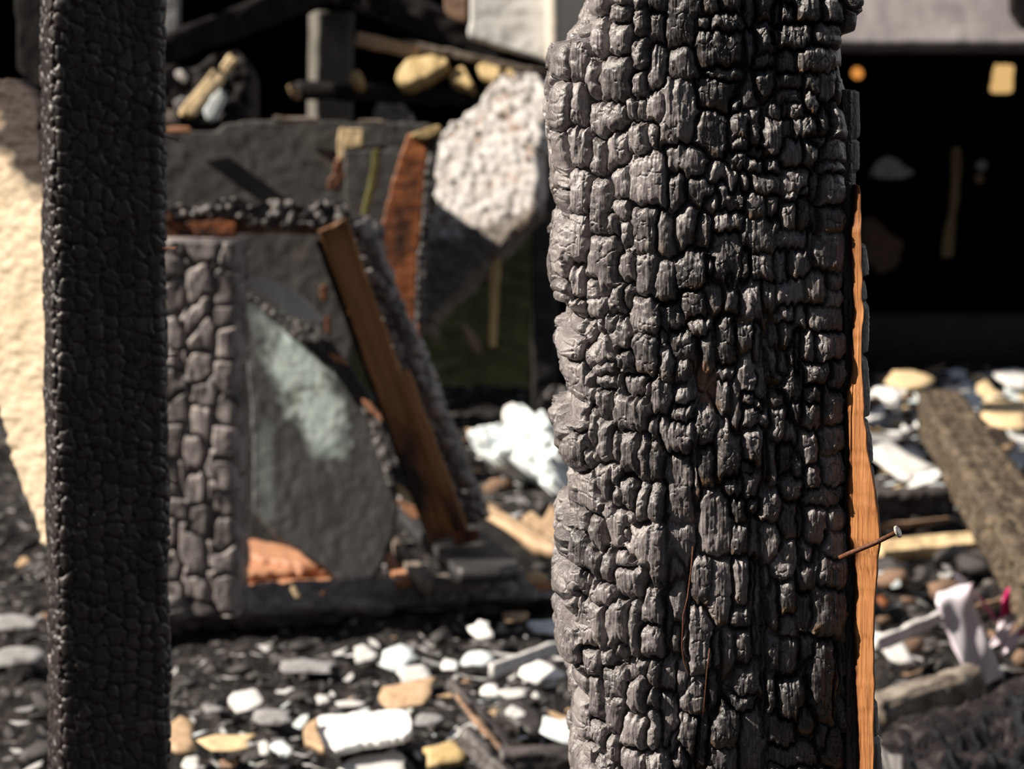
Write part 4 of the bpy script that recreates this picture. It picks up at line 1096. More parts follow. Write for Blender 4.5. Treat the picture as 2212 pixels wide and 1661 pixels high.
# leaning sheet with flaked paint
lp = thing('leaning_sheet', P(700, 1240, 5.05), 'dark leaning sheet with a patch of flaking pale teal paint, inside the frame', 'sheet')
def paintf(X, Y):
    a = ell(655, 830, 62, 160, .45, -.42, 4)(X, Y)
    b_ = ell(572, 1010, 24, 110, .8, 0, 9)(X, Y) * .22
    c = ell(560, 700, 20, 80, .8, -.5, 11)(X, Y) * .2
    return np.maximum(np.maximum(a, b_), c)
relief('sheet_face', [(522, 625), (560, 640), (620, 680), (690, 735), (740, 790), (775, 850), (800, 905), (830, 985), (862, 1080), (850, 1150), (820, 1225), (795, 1262), (740, 1262), (690, 1215), (600, 1160), (548, 1105), (545, 900), (525, 720)],
       5.0, M['panel'], lp, gy=-.0003, thick=.03, res=4, rag=3, rough=.0010, attrs={'paint': paintf}, seed=5)
relief('ashy_rim', [(520, 590), (560, 597), (610, 615), (655, 645), (694, 684), (690, 700), (650, 690), (600, 660), (560, 635), (520, 628)], 4.88, M['white'], lp, thick=.02, res=3, rag=4, grain=(1, .4))
relief('charred_rim', [(520, 632), (600, 668), (690, 705), (760, 790), (820, 900), (840, 960), (862, 1080), (842, 1060), (790, 900), (720, 800), (640, 730), (560, 660)], 4.95, M['lump'], lp, gy=-.0003, thick=.03, res=4, rag=4, lump=12, amp=.006)
def splinter(poly, d, m, lab, nm='splinter', cat='splinter', th=.02, **kw):
    return tag(relief(nm, poly, d, M[m], thick=th, res=3, rag=2, **kw), lab, cat)
splinter([(705, 760), (730, 765), (748, 778), (752, 790), (722, 780)], 4.9, 'terracotta', 'small pink splinter on the upper rim of the leaning sheet')
splinter([(775, 855), (800, 870), (830, 900), (832, 915), (800, 890)], 4.9, 'terracotta', 'pinkish splinter left of the stud, halfway down the sheet rim')
splinter([(838, 1030), (860, 1045), (885, 1070), (905, 1100), (892, 1092), (860, 1062)], 4.9, 'cream', 'pale splinter crossing behind the leaning stud foot')
splinter([(855, 1075), (905, 1100), (920, 1125), (890, 1122), (870, 1100)], 4.95, 'terracotta', 'orange splinter directly under the pale one beside the stud')
# terracotta boards on the floor inside the frame
for i, (pts, lab) in enumerate([
        ([(505, 1168), (560, 1165), (640, 1185), (700, 1220), (620, 1215), (505, 1195)], 'uppermost of three terracotta boards behind the sill beam'),
        ([(505, 1205), (620, 1200), (725, 1218), (735, 1226), (640, 1232), (510, 1242)], 'middle of three terracotta boards behind the sill beam'),
        ([(505, 1248), (600, 1240), (712, 1234), (724, 1262), (600, 1275), (505, 1272)], 'lowest of three terracotta boards behind the sill beam')]):
    tag(relief('floor_board', pts, 5.05 - i * .05, M['terracotta'], thick=.02, res=4, rag=2, gy=-.003, grain=(1, 0)), lab, 'board')
tag(relief('orange_scrap', [(832, 1190), (845, 1195), (880, 1235), (893, 1250), (860, 1252), (838, 1225)], 4.95, M['terracotta'], thick=.02, res=3, rag=2, gy=-.003), 'orange scrap of wood between sheet and lying planks', 'scrap')
# boards lying toward the right of the frame
tag(relief('flat_plank', [(857, 1130), (880, 1112), (957, 1155), (1027, 1160), (1128, 1250), (1060, 1262), (987, 1262)], 5.08, M['panel'], thick=.03, res=5, rag=2, gy=-.006, seed=14), 'flat dark grey plank lying under the foot of the leaning stud', 'plank')
tag(relief('narrow_plank', [(842, 1165), (858, 1160), (940, 1250), (915, 1258), (880, 1225)], 4.95, M['rod'], thick=.025, res=4, rag=2, gy=-.004), 'narrow ashy plank slanting left of the flat dark plank', 'plank')
pk = thing('propped_plank', P(1110, 1180, 5.4), 'propped dark plank with pale broken upper edge, right of the leaning stud', 'plank')
relief('dark_face', [(1035, 1110), (1190, 1215), (1190, 1238), (1140, 1235), (1035, 1150)], 5.35, M['header'], pk, thick=.03, res=4, rag=2)
relief('pale_edge', [(1036, 1085), (1060, 1090), (1130, 1130), (1195, 1165), (1200, 1182), (1170, 1178), (1090, 1130), (1040, 1100)], 5.4, M['tan'], pk, thick=.03, res=4, rag=2, gy=-.003)
tag(relief('curled_veneer', [(1120, 1120), (1150, 1105), (1175, 1120), (1190, 1086), (1205, 1110), (1225, 1150), (1235, 1200), (1205, 1190), (1180, 1150), (1150, 1135)], 5.6, M['tan'], thick=.02, res=4, rag=3, gy=-.001), 'curled cream veneer with a pointed tip beside the big post', 'veneer')
tag(relief('rounded_block', [(1172, 1200), (1190, 1170), (1225, 1160), (1240, 1200), (1235, 1235), (1190, 1225)], 5.45, M['pale'], thick=.06, res=4, rag=1), 'pale rounded block touching the big post above the sill end', 'block')
splinter([(1132, 1242), (1160, 1232), (1185, 1248), (1180, 1262), (1150, 1264)], 4.85, 'cream', 'whitish splinter on the right end of the sill beam')
splinter([(1150, 1262), (1190, 1256), (1205, 1275), (1165, 1278)], 4.83, 'terracotta', 'orange splinter tips at the right end of the sill beam')
splinter([(625, 1266), (640, 1268), (652, 1290), (640, 1294)], 4.68, 'cream', 'tiny cream chip lying on the sill beam', 'wood_chip', 'chip', .01)
splinter([(690, 1278), (702, 1276), (704, 1284), (692, 1286)], 4.68, 'rust_wood', 'tiny orange chip lying on the sill beam', 'wood_chip', 'chip', .01)

# ------------------------------------------------------------------ left foreground post, far left board
left_root = thing('scorched_post', P(226, 1500, 2.5), 'dark fine-scaled charred post in shadow at the left, slightly out of focus', 'post')
def left_post():
    A = P(216, -420, 2.52); B = P(236, 1720, 2.60)
    ax = (B - A).normalized(); B = A + ax * ((A.z + .03) / -ax.z)
    facing = Vector((math.sin(math.radians(15)), -math.cos(math.radians(15)), 0))
    timber('scaled_timber', A, B, .116, .12, M['post_dark'], left_root, facing=facing, step=.0019, chip=(.0165, .0150), amp=.0056, rough=.0018, seed=33, rnd=.09, tone=(.0, .9), gap=.26, jit=.72)
left_post()
for (x0, y0, x1, y1, dd, lab) in ((346, 292, 382, 302, 2.50, 'topmost rusty nail'), (344, 773, 379, 767, 2.52, 'middle rusty nail'), (352, 1030, 378, 1044, 2.53, 'lower rusty nail'), (344, 536, 378, 536, 2.5, 'second rusty nail')):
    V, F, F3 = tube([P(x0, y0, dd), P(x1, y1, dd), P(x1 + 1, y1, dd), P(x1 + 3, y1, dd)], [.0008, .0008, .0024, .0022], 10)
    tag(local_mesh('nail', V, F, M['rust'], left_root, F3=F3), lab + ' on its right edge')

fb = thing('cream_board', P(50, 900, 3.2), 'sunlit cream board hanging at the far left, blackened at its top', 'board')
def cburn(X, Y):
    return np.clip(((430 + 150 * fbm(X / 60, Y / 60, 4, 3)) - Y) / 90 + (X - 60) / 60, 0, 1) * (Y < 520) + np.clip((190 - Y) / 20, 0, 1)
relief('board_face', [(-160, 160), (20, 172), (60, 195), (80, 240), (95, 420), (120, 600), (120, 1190), (95, 1178), (75, 1120), (40, 1030), (0, 880), (-60, 760), (-160, 640)],
       3.3, M['dirty_cream'], fb, gx=-.0008, thick=.03, res=4, rag=3, rough=.0025, attrs={'burn': cburn}, seed=2)
tag(relief('sooty_board', [(30, -60), (95, -60), (95, 190), (70, 180), (40, 150)], 4.6, M['black'], thick=.04, res=5, rag=3), 'dim sooty board at the top left corner behind the left post', 'panel')

# ------------------------------------------------------------------ right ground: fallen timber, planks, tape
def g3(px, py, z): return P(px, py, gd(py, z))
tag(timber('fallen_timber', g3(2030, 890, .13), g3(2290, 1300, .22), .115, .11, M['fallen'], facing=Vector((-.1, -.62, .78)), step=.0040, chip=(.028, .022), amp=.012, rough=.004, seed=51, rnd=.1, tone=(.0, .6)),
    'thick fallen timber with fine square checks, slanting down at the right edge', 'timber')
tag(timber('charred_rail', g3(1880, 1090, .04), g3(2052, 1082, .04), .062, .06, M['beam'], step=.006, chip=(.03, .05), amp=.006, seed=52, rough=.004), 'short black rail lying level behind the sunlit cream plank at right', 'rail')
tag(timber('sunlit_plank', g3(1888, 1192, .02), g3(2122, 1170, .02), .058, .03, M['cream'], facing=Vector((-.15, -.35, .92)), step=.005, rough=.005, seed=53, ragged=.02), 'bright cream plank in the sun behind the nail, right of the big post', 'plank')
tag(timber('scorched_lath', g3(1895, 1140, .04), g3(2050, 1122, .04), .012, .015, M['brown'], step=.006, rough=.003), 'thin brown lath just above the sunlit cream plank', 'lath')
tag(timber('brown_log', g3(1890, 1535, .09), g3(2110, 1468, .12), .044, .05, M['rod'], step=.006, chip=(.03, .06), amp=.004, seed=54, rough=.004, rnd=.35), 'brown-grey log end lying below the barrier tape at right', 'log')
tag(timber('black_beam', g3(1940, 1750, .12), g3(2290, 1575, .16), .15, .14, M['post_dark'], facing=Vector((-.2, -.6, .75)), step=.007, chip=(.03, .035), amp=.012, seed=55, rough=.012, rnd=.3), 'massive black beam in the bottom right corner', 'beam')
tag(timber('slanting_lath', g3(2085, 1322, .05), g3(2200, 1290, .05), .018, .015, M['brown'], step=.006, rough=.003), 'thin brown lath behind the barrier tape', 'lath')
tag(timber('grey_stick', g3(1890, 1392, .09), g3(2040, 1330, .09), .022, .015, M['pale'], step=.006, rough=.003), 'pale grey stick lying between big post and barrier tape', 'stick')

def ribbon():
    def strip(nm, pts, wid, colf, parent, seed):
        pts = [P(x, y, d) for x, y, d in pts]
        # catmull-rom
        out = []
        n = len(pts)
        for i in range(n - 1):
            p0, p1, p2, p3 = pts[max(i - 1, 0)], pts[i], pts[i + 1], pts[min(i + 2, n - 1)]
            for k in range(14):
                t = k / 14
                out.append(.5 * ((2 * p1) + (-p0 + p2) * t + (2 * p0 - 5 * p1 + 4 * p2 - p3) * t * t + (-p0 + 3 * p1 - 3 * p2 + p3) * t ** 3))
        out.append(pts[-1])
        m = len(out); W = 8
        V = []; A = []
        for i, p in enumerate(out):
            t = (out[min(i + 1, m - 1)] - out[max(i - 1, 0)]).normalized()
            wd = wid(i / (m - 1)); wv = wd.normalized()
            for j in range(W + 1):
                q = j / W - .5
                rip = .0018 * math.sin(q * 9 + i * .25 + seed)
                V.append(p + wd * q + t.cross(wv) * rip); A.append(colf(i / (m - 1), j / W))
        Vb = [v + Vector((0, .0006, .0002)) for v in V]
        s = len(V)
        F = grid_faces(m, W + 1)
        F = np.concatenate([F, F[:, ::-1] + s])
        rim = []
        for i in range(m - 1):
            a, b_ = i * (W + 1), (i + 1) * (W + 1)
            rim.append((a, b_, b_ + s, a + s)); rim.append((b_ + W, a + W, a + W + s, b_ + W + s))
        F = np.concatenate([F, np.array(rim)])
        return local_mesh(nm, np.array([tuple(v) for v in V + Vb]), F, M['tape'], parent, {'bare': np.array(A + A)})
    root = thing('barrier_tape', P(2110, 1400, 4.25), 'crumpled white and magenta barrier tape at the right edge', 'tape')
    s = pxm(4.4)
    strip('white_loop', [(2064, 1268, 4.27), (2060, 1290, 4.23), (2082, 1350, 4.23), (2110, 1420, 4.23), (2137, 1475, 4.25)], lambda t: Vector((80 * s * (1 - .22 * t), .014, .016 + .008 * t)), lambda t, w: max(0, .16 * math.sin(5 * w + 3 * t) ** 2 - .05) + (.35 if w > .9 and t < .4 else 0), root, 1)
    strip('folded_band', [(2070, 1258, 4.28), (2100, 1275, 4.31), (2130, 1310, 4.35), (2158, 1350, 4.35), (2172, 1385, 4.33)], lambda t: Vector((-.012, .03, .026)), lambda t, w: 0 if t < .35 else (.8 if t < .9 else .3), root, 2)
    strip('folded_band', [(2215, 1250, 4.35), (2190, 1258, 4.31), (2178, 1290, 4.29), (2176, 1325, 4.30), (2170, 1360, 4.29), (2150, 1395, 4.27)], lambda t: Vector((26 * s * (.7 + t), .012, .012)), lambda t, w: 1.0 if t < .62 else .12, root, 3)
    strip('folded_band', [(2225, 1345, 4.29), (2208, 1358, 4.27), (2190, 1382, 4.27), (2165, 1402, 4.28)], lambda t: Vector((.006, .016, 30 * s)), lambda t, w: .9 if t < .5 else .15, root, 4)
    strip('trailing_end', [(2044, 1345, 4.25), (2062, 1380, 4.26), (2088, 1430, 4.26), (2118, 1490, 4.27)], lambda t: Vector((20 * s, .01, .01)), lambda t, w: .22, root, 5)
ribbon()

# ------------------------------------------------------------------ loose debris
def flake_mesh(name, rx, ry, th, seed, bend=0.0, n=10, wild=.6):
    th = th * .4
    r = random.Random(seed)
    ang = [2 * math.pi * (k + r.uniform(-.3, .3)) / n for k in range(n)]
    rad = [r.uniform(wild, 1.1) for _ in range(n)]
    def pt(a, q, z):
        c, s = math.cos(a), math.sin(a)
        c = math.copysign(abs(c) ** .75, c); s = math.copysign(abs(s) ** .75, s)
        x, y = rx * q * c, ry * q * s
        return (x, y, z + bend * (x / rx) ** 2 * rx + .15 * bend * y)
    V = []
    for (q, z) in ((.97, 0), (1.0, th * .5), (.94, th), (.55, th * r.uniform(1.0, 1.25))):
        for a, k in zip(ang, rad):
            V.append(pt(a, q * k, z + (r.uniform(-.12, .12) * th if q < .96 else 0)))
    F = []
    for l in range(3):
        for k in range(n):
            F.append((l * n + k, l * n + (k + 1) % n, (l + 1) * n + (k + 1) % n, (l + 1) * n + k))
    c = len(V); V.append((0, 0, th * 1.15)); V.append((0, 0, 0))
    F3 = [(c, 3 * n + k, 3 * n + (k + 1) % n) for k in range(n)] + [(c + 1, (k + 1) % n, k) for k in range(n)]
    V = np.array(V, float)
    z0 = np.zeros(len(V))
    return mesh_np(name, V, np.array(F), {'tone': z0 + .5, 'amber': z0, 'bare': z0, 'burn': z0}, smooth=False, F3=F3)

def lump_mesh(name, r, seed):
    n, m = 9, 6
    th = np.linspace(0, math.pi, m)[:, None]; ph = (np.arange(n) / n * 2 * math.pi)[None]
    x = np.sin(th) * np.cos(ph); y = np.sin(th) * np.sin(ph); z = np.cos(th) + 0 * ph
    f1, ed, rid = cells(x * 2 + seed * 3.1 + z, y * 2 + z * 1.3, seed)
    rr = r * (0.72 + .35 * (rid) + .12 * np.clip(ed, 0, .5))
    rr[0] = rr[0].mean(); rr[-1] = rr[-1].mean()
    V = np.stack([x * rr * 1.45, y * rr, z * rr * .6], -1).reshape(-1, 3)
    z0 = np.zeros(len(V))
    return mesh_np(name, V, grid_faces(m, n, wrap=True)[:, ::-1], {'tone': z0 + .4, 'amber': z0, 'bare': z0, 'burn': z0}, smooth=False)

def place_flake(nm, x0, y0, x1, y1, mat, label, cat='flake', th=.008, rot=0.0, tilt=(0.0, 0.0), bend=0.0, lift=.02, seed=1, yk=1.0, group=None):
    """lies on the rubble, covering about the photo box (x0,y0)-(x1,y1)"""
    cx, cy = (x0 + x1) / 2, (y0 + y1) / 2
    c = g3(cx, cy, lift)
    d = gd(cy, lift)
    rx = (x1 - x0) / 2 * pxm(d)
    sinv = (c - Vector((0, 0, CAMZ))).normalized().z * -1
    ry = (y1 - y0) / 2 * pxm(d) / max(.2, sinv + tilt[0]) * yk
    me = flake_mesh(nm, rx, ry, th, seed, bend)
    mw = Matrix.Translation(c) @ Matrix.Rotation(tilt[0], 4, 'X') @ Matrix.Rotation(tilt[1], 4, 'Y') @ Matrix.Rotation(rot, 4, 'Z')
    return tag(link(nm, me, M[mat], None, mw), label, cat, group)

# the big white plank in the foreground
wp = thing('white_plank', g3(770, 1575, .03), 'brilliant white plank with burnt brown left end, in front of the sill beam', 'plank')
relief('painted_board', [(676, 1560), (690, 1547), (760, 1540), (862, 1530), (880, 1536), (890, 1556), (888, 1580), (872, 1592), (800, 1600), (745, 1615), (700, 1614), (672, 1600), (680, 1585)], gd(1572, .06), M['white'], wp, gx=-.0003, gy=-.0024, thick=.012, res=3, rag=2, seed=61)
relief('burnt_end', [(652, 1580), (662, 1564), (688, 1552), (684, 1572), (692, 1590), (700, 1612), (676, 1606), (660, 1598)], gd(1580, .065), M['tan'], wp, gx=-.0003, gy=-.0024, thick=.014, res=3, rag=3, seed=62)
dl = [
 ('tan_slab', 350, 1552, 432, 1650, 'tan', 'broken tan slab beside the foot of the dark left post', 'slab', .02, .3, (.35, 0), 0, .03),
 ('curled_flake', 424, 1582, 552, 1630, 'cream', 'smooth cream curled flake right of the broken tan slab', 'flake', .008, .05, (.1, .05), .1, .05),
 ('plaster_shard', 480, 1490, 574, 1542, 'pale', 'pointed pale grey shard left of the white plank', 'shard', .008, .4, (.4, -.1), .0, .03),
 ('plaster_shard', 432, 1522, 482, 1545, 'grey', 'small dim grey shard left of the pointed pale shard', 'shard', .006, .3, (.1, 0), 0, .02),
 ('slate_shard', 540, 1530, 640, 1572, 'grey', 'grey slate-like shard touching the white plank on its left', 'shard', .008, .1, (.2, 0), 0, .03),
 ('splintered_wedge', 800, 1466, 962, 1532, 'tan', 'fan-shaped tan wood wedge above the white plank', 'wedge', .012, .25, (.3, -.15), .1, .05),
 ('plaster_sheet', 852, 1432, 940, 1492, 'pale', 'rounded pale sheet behind the fan-shaped tan wedge', 'sheet', .008, .2, (.5, 0), 0, .03),
 ('crumbled_plaster', 812, 1398, 902, 1452, 'blue', 'crumbled bluish white plaster behind the rounded pale sheet', 'plaster', .02, .2, (.2, 0), 0, .02),
 ('plaster_shard', 758, 1392, 818, 1436, 'pale', 'pale angular shard left of the crumbled plaster', 'shard', .008, .5, (.5, 0), 0, .02),
 ('slate_shard', 596, 1424, 732, 1462, 'grey', 'long dull grey slate lying below the sill beam', 'shard', .008, -.1, (.1, 0), 0, .02),
 ('plaster_flake', 1010, 1342, 1072, 1386, 'white', 'squarish white flake just below the right part of the sill', 'flake', .01, .4, (.3, 0), 0, .02),
 ('plaster_flake', 950, 1424, 994, 1452, 'white', 'small oval white flake at centre, left of the crumbly white one', 'flake', .008, .2, (.2, 0), 0, .02),
 ('plaster_flake', 992, 1406, 1066, 1448, 'blue', 'crumbly bluish white flake right of the oval one', 'flake', .014, .2, (.2, 0), 0, .02),
 ('plaster_flake', 1122, 1422, 1212, 1484, 'white', 'large white flake beside the big post, level with the crumbly one', 'flake', .012, .5, (.3, 0), 0, .02),
 ('plaster_flake', 1140, 1336, 1225, 1376, 'blue', 'bluish flake half hidden by the big post, below the sill end', 'flake', .01, .2, (.3, 0), 0, .02),
 ('wood_scrap', 1084, 1320, 1148, 1346, 'tan', 'tan scrap under the right part of the sill beam', 'scrap', .01, .2, (.3, 0), 0, .02),
 ('plaster_flake', 1034, 1478, 1082, 1512, 'white', 'small white flake right of the upper end of the dark stick', 'flake', .01, .3, (.3, 0), 0, .02),
 ('plaster_flake', 1066, 1486, 1146, 1510, 'pale', 'narrow pale flake pointing toward the big post', 'flake', .006, .2, (.2, 0), 0, .03),
 ('plaster_flake', 1092, 1522, 1132, 1562, 'pale', 'small tilted pale flake above the charcoal block', 'flake', .006, .8, (.6, 0), 0, .03),
 ('plaster_flake', 1170, 1540, 1248, 1622, 'blue', 'bluish white flake against the big post near the bottom', 'flake', .01, .8, (.4, 0), 0, .03),
 ('plaster_lump', 555, 1608, 588, 1640, 'pale', 'little pale lump at the tip of the cream curled flake', 'lump', .02, .2, (.2, 0), 0, .02),
 ('plaster_lump', 588, 1608, 632, 1642, 'blue', 'small bluish lump between cream flake and white plank', 'lump', .02, .6, (.2, 0), 0, .02),
 ('plaster_sheet', 722, 1628, 905, 1690, 'pale', 'wide pale sheet cut by the bottom edge under the white plank', 'sheet', .01, .1, (.1, 0), 0, .02),
 ('torn_board', 902, 1600, 1022, 1672, 'gold', 'torn yellowish board piece at the bottom edge', 'board', .025, .5, (.25, -.1), .05, .04),
 ('plaster_flake', 385, 1632, 440, 1672, 'pale', 'pale flake at the bottom edge beside the tan slab', 'flake', .01, .1, (.2, 0), 0, .02),
 ('wood_scrap', 470, 1642, 520, 1664, 'brown', 'brown scrap at the bottom edge below the cream flake', 'scrap', .01, .1, (.2, 0), 0, .02),
 ('grey_shard', 890, 1540, 962, 1572, 'grey', 'dull grey shard right of the white plank', 'shard', .006, .2, (.2, 0), 0, .03),
 ('plaster_flake', 680, 1502, 715, 1526, 'pale', 'small pale flake above the white plank', 'flake', .008, .3, (.3, 0), 0, .02),
 ('plaster_shard', 725, 1512, 795, 1530, 'pale', 'narrow white shard just above the white plank', 'shard', .006, .0, (.2, 0), 0, .03),
 ('charcoal_block', 1085, 1528, 1182, 1620, 'lump', 'dark squarish charcoal block left of the big post at the bottom', 'block', .07, .5, (.2, 0), 0, .0),
 ('plaster_block', 1892, 1352, 1962, 1452, 'pale', 'large pale block right of the big post below the orange glow', 'block', .02, .4, (.5, 0), 0, .04),
 ('orange_scrap', 1896, 1288, 1920, 1322, 'rust_wood', 'small orange scrap touching the right edge of the big post', 'scrap', .02, .4, (.5, 0), 0, .04),
 ('rubble_block', 2110, 860, 2240, 930, 'cream', 'broad cream slab in the far right rubble', 'slab', .03, .1, (.2, 0), 0, .04),
 ('rubble_block', 2060, 850, 2135, 902, 'blue', 'smooth white stone left of the broad cream slab', 'stone', .04, .1, (.2, 0), 0, .04),
 ('rubble_board', 1895, 800, 2030, 842, 'cream', 'long cream board at the far top of the right rubble', 'board', .02, -.15, (.2, 0), 0, .06),
 ('rubble_block', 1892, 840, 1950, 880, 'white', 'white lump beside the big post in the right rubble', 'stone', .04, .1, (.2, 0), 0, .03),
 ('rubble_slab', 1890, 960, 2010, 1048, 'pale', 'pale slab between big post and fallen timber', 'slab', .03, .4, (.25, 0), 0, .03),
 ('rubble_slab', 2120, 985, 2210, 1040, 'pale', 'pale slab at the right edge behind the fallen timber', 'slab', .03, .2, (.25, 0), 0, .04),
 ('rubble_slab', 2150, 800, 2230, 846, 'pale', 'pale board end at the top right of the far rubble', 'slab', .03, .2, (.25, 0), 0, .05),
 ('rubble_slab', 1985, 905, 2030, 945, 'white', 'white slab touching the upper end of the fallen timber', 'slab', .03, .5, (.25, 0), 0, .04),
 ('rubble_slab', 2110, 920, 2190, 985, 'tan', 'dull tan slab right of the fallen timber top', 'slab', .03, .4, (.25, 0), 0, .03),
 ('grey_plank_scrap', -30, 1330, 96, 1372, 'grey', 'grey plank scrap left of the dark post, upper one', 'scrap', .02, .0, (.2, 0), 0, .02),
 ('grey_plank_scrap', -30, 1395, 98, 1445, 'grey', 'grey plank scrap left of the dark post, lower one', 'scrap', .02, .0, (.2, 0), 0, .02),
 ('tan_pebble', 36, 1205, 66, 1226, 'tan', 'small tan disc on the dark ground under the cream board', 'scrap', .01, .0, (.2, 0), 0, .02),
]
for i, (nm, x0, y0, x1, y1, mt, lab, cat, th, rot, tilt, bend, lift) in enumerate(dl):
    place_flake(nm, x0, y0, x1, y1, mt, lab, cat, th, rot if (x1 - x0) < 1.6 * (y1 - y0) else rot * .35, tilt, bend, lift, seed=100 + i)
# white crumple pile behind
tag(relief('crumpled_heap', [(1022, 972), (1045, 940), (1085, 915), (1108, 882), (1128, 874), (1150, 893), (1185, 900), (1205, 940), (1214, 985), (1195, 1000), (1204, 1045), (1170, 1052), (1150, 1012), (1110, 1000), (1060, 988), (1040, 985)],
       gd(965, .12), M['blue'], gx=-.0008, gy=-.0008, thick=.15, res=3, rag=6, lump=45, amp=.035, rough=.012, seed=88), 'white crumpled plaster heap left of the big post, under the dark upright', 'heap')
pile = [(1120, 905, 42, 36, 'white', 'topmost peak of the scattered white sheets around the heap left of the big post'), (1070, 955, 46, 22, 'blue', 'left lobe of the scattered white sheets around the heap'),
        (1140, 960, 50, 34, 'white', 'central slab of the scattered white sheets around the heap'), (1185, 935, 34, 40, 'blue', 'right lobe of the scattered white sheets around the heap, by the big post'),
        (1165, 1010, 32, 34, 'blue', 'lowest slab of the scattered white sheets around the heap'), (1210, 1000, 24, 30, 'pale', 'grey-white slab between white heap and big post')]
for i, (cx, cy, rx, ry, mt, lab) in enumerate(pile):
    place_flake('crumpled_sheet', cx - rx, cy - ry, cx + rx, cy + ry, mt, lab, 'sheet', .05, .7 * i, (.7, .1), .2, .05, seed=300 + i, yk=.8)
tag(relief('charred_stump', [(1160, 905), (1170, 860), (1195, 832), (1225, 840), (1245, 880), (1245, 930), (1200, 935), (1165, 925)], 6.9, M['lump'], thick=.12, res=3, rag=3, lump=14, amp=.02, attrs={'tone': lambda X, Y: .9 + 0 * X}), 'ashy charred stump beside the big post above the white heap', 'stump')
tag(relief('orange_stone', [(1205, 900), (1228, 892), (1245, 905), (1240, 925), (1212, 925)], 6.8, M['rust_wood'], thick=.05, res=3, rag=1), 'small orange-brown stone at the foot of the ashy stump', 'stone')

# sticks in the foreground
st = thing('broken_lath', g3(1040, 1555, .05), 'dark split stick pointing up-left at the bottom, left of the big post', 'stick')
timber('charred_stick', g3(978, 1480, .09), g3(1108, 1640, .05), .022, .02, M['beam'], st, step=.004, rough=.003, seed=71, chip=(.012, .02), amp=.003)
timber('bare_strip', g3(990, 1505, .10), g3(1100, 1648, .06), .007, .015, M['brown'], st, step=.004, rough=.002, seed=72)
tag(timber('charred_batten', g3(1003, 1592, .08), g3(1100, 1690, .05), .030, .02, M['beam'], step=.004, rough=.004, seed=73, chip=(.015, .02), amp=.004), 'dark batten crossing the bottom edge just left of the charcoal block', 'batten')
tag(timber('bottom_timber', g3(1080, 1652, .06), g3(1300, 1648, .06), .05, .05, M['beam'], step=.006, rough=.004, seed=74, chip=(.02, .04), amp=.004), 'black timber at the bottom edge running behind the big post', 'timber')
tag(timber('white_lath', g3(1062, 1448, .05), g3(1215, 1395, .06), .022, .012, M['pale'], step=.005, rough=.003, seed=75), 'thin pale lath lying slantwise toward the big post', 'lath')

# scattered small pieces, individually
rr = random.Random(42)
proto = {}
def proto_mesh(kind, mt, k):
    key = (kind, mt, k)
    if key not in proto:
        if kind == 'flake': me = flake_mesh('plaster_crumb', 1, .7, .13, 500 + k, .12, 8, .45)
        else: me = lump_mesh('charcoal_lump', 1, 600 + k)
        me.materials.append(M[mt]); proto[key] = me
    return proto[key]
COLW = {'white': 'white', 'blue': 'bluish', 'pale': 'pale', 'grey': 'slate', 'tan': 'tan', 'brown': 'brown', 'cream': 'cream', 'lump': 'black', 'beam': 'grey'}
def where(px, py):
    if px < 120: return 'left of the dark post, ' + ('under the cream board' if py < 1300 else 'near the bottom corner')
    if py > 1330 and px < 1300:
        v = 'just below the sill beam' if py < 1440 else ('in mid foreground' if py < 1560 else 'at the bottom edge')
        h = 'near the left post' if px < 620 else ('around the white plank' if px < 930 else ('left of the broken stick' if px < 1060 else 'close to the big post'))
        return v + ', ' + h
    if px < 1300: return ('around the white heap' if py < 1080 else 'between stud foot and big post')
    v = 'at the back' if py < 880 else ('mid-way' if py < 980 else ('near the rail' if py < 1140 else ('behind the tape' if py < 1300 else 'below the tape')))
    h = 'beside the big post' if px < 1990 else ('near the right edge' if px > 2110 else 'by the fallen timber')
    return v + ' of the rubble, ' + h
placed = []
def scatter(nm, kind, mats, region, count, smin, smax, label, cat, group, dens=None, zoff=0.0, flat=True):
    """region in photo px; positions on the ground"""
    x0, y0, x1, y1 = region
    for i in range(count):
        for _ in range(30):
            py = y0 + (y1 - y0) * rr.random(); px = rr.uniform(x0, x1)
            if dens is None or rr.random() < dens(px, py): break
        mt = rr.choice(mats)
        for _ in range(12):
            c = g3(px, py, zoff + .005)
            if all((c.x - q[0]) ** 2 + (c.y - q[1]) ** 2 > (1.1 * smax) ** 2 * (1 if kind == 'lump' else .25) for q in placed): break
            px = rr.uniform(x0, x1); py = rr.uniform(y0, y1)
        placed.append((c.x, c.y))
        s = rr.uniform(smin, smax) * (rr.random() ** 1.2 * .8 + .35)
        asp = rr.uniform(.38, 1)
        o = bpy.data.objects.new(nm, proto_mesh(kind, mt, rr.randrange(9)))
        COL.objects.link(o)
        o.matrix_basis = Matrix.Translation(c) @ Matrix.Rotation(rr.uniform(-.35, .5), 4, 'X') @ Matrix.Rotation(rr.uniform(-.4, .3), 4, 'Y') @ Matrix.Rotation(rr.uniform(0, 6.28), 4, 'Z') @ Matrix.Diagonal((s, s * asp, s, 1))
        tag(o, ('large ' if s > smax * .72 else ('middling ' if s > smax * .45 else 'small ')) + ('long ' if asp < .52 else ('oval ' if asp < .75 else 'squat ')) + COLW[mt] + ' ' + label + ' ' + where(px, py), cat, group)
W5 = ['white', 'blue', 'pale', 'white', 'pale', 'grey', 'tan']
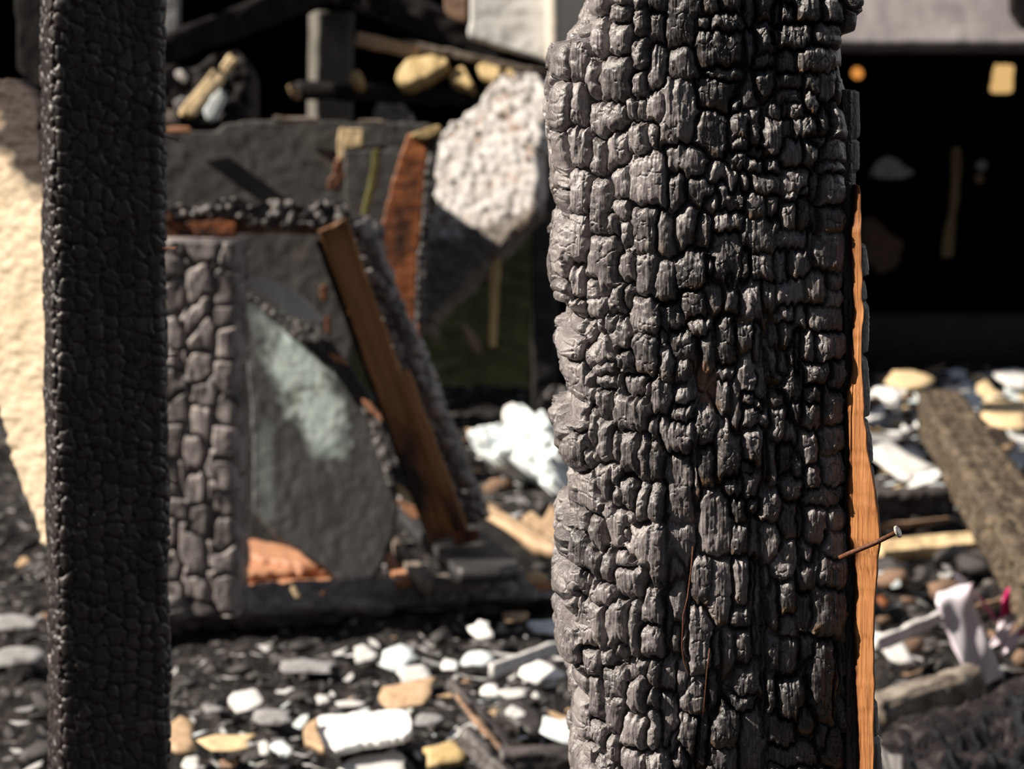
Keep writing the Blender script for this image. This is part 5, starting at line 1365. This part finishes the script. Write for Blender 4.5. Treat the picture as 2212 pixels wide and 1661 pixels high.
scatter('plaster_crumb', 'flake', W5, (370, 1370, 1240, 1665), 150, .010, .034, 'crumb', 'crumb', 'plaster crumbs in front of the sill beam',
        dens=lambda x, y: min(1, .15 + (x - 360) / 700) * (1 if y > 1390 or x > 800 else .3))
scatter('rubble_piece', 'flake', W5 + ['cream', 'white', 'blue'], (1885, 808, 2230, 1060), 190, .035, .095, 'rubble', 'rubble', 'pale rubble right of the big post')
scatter('rubble_piece', 'flake', W5 + ['brown'], (950, 930, 1245, 1120), 60, .02, .05, 'rubble', 'rubble', 'pale rubble above the sill beam')
scatter('plaster_scrap', 'flake', ['pale', 'grey', 'brown', 'blue'], (1890, 1220, 2212, 1480), 24, .015, .04, 'scrap', 'scrap', 'pale scraps around the barrier tape')
scatter('plaster_crumb', 'flake', ['grey', 'brown', 'pale'], (-20, 1120, 100, 1661), 16, .01, .03, 'crumb', 'crumb', 'crumbs left of the dark post')
scatter('charcoal_lump', 'lump', ['lump', 'lump', 'beam'], (370, 1370, 1240, 1665), 90, .010, .026, 'charcoal', 'charcoal', 'charcoal lumps in front of the sill beam')
scatter('charcoal_lump', 'lump', ['lump', 'brown', 'beam'], (1885, 820, 2230, 1480), 70, .02, .045, 'charcoal', 'charcoal', 'charcoal lumps right of the big post')
scatter('charcoal_lump', 'lump', ['lump', 'brown', 'beam'], (950, 940, 1245, 1240), 40, .015, .035, 'charcoal', 'charcoal', 'charcoal lumps above the sill beam')
scatter('charcoal_lump', 'lump', ['lump', 'beam'], (-20, 1120, 100, 1661), 22, .012, .035, 'charcoal', 'charcoal', 'charcoal lumps left of the dark post')

# labels that still coincide are told apart by their order from left to right
same = {}
for o in list(COL.objects):
    if o.parent is None and 'label' in o and 'group' in o: same.setdefault(o['label'], []).append(o)
for lab, os_ in same.items():
    n = len(os_)
    if n < 2: continue
    os_.sort(key=lambda o: o.matrix_basis.translation.x / o.matrix_basis.translation.y)
    words = {2: ['left one', 'right one'], 3: ['left one', 'middle one', 'right one'], 4: ['leftmost', 'second left', 'second right', 'rightmost']}.get(n, ['leftmost', 'second left'] + ['inner one'] * (n - 4) + ['second right', 'rightmost'])
    for o, w in zip(os_, words): o['label'] = lab + ', ' + w
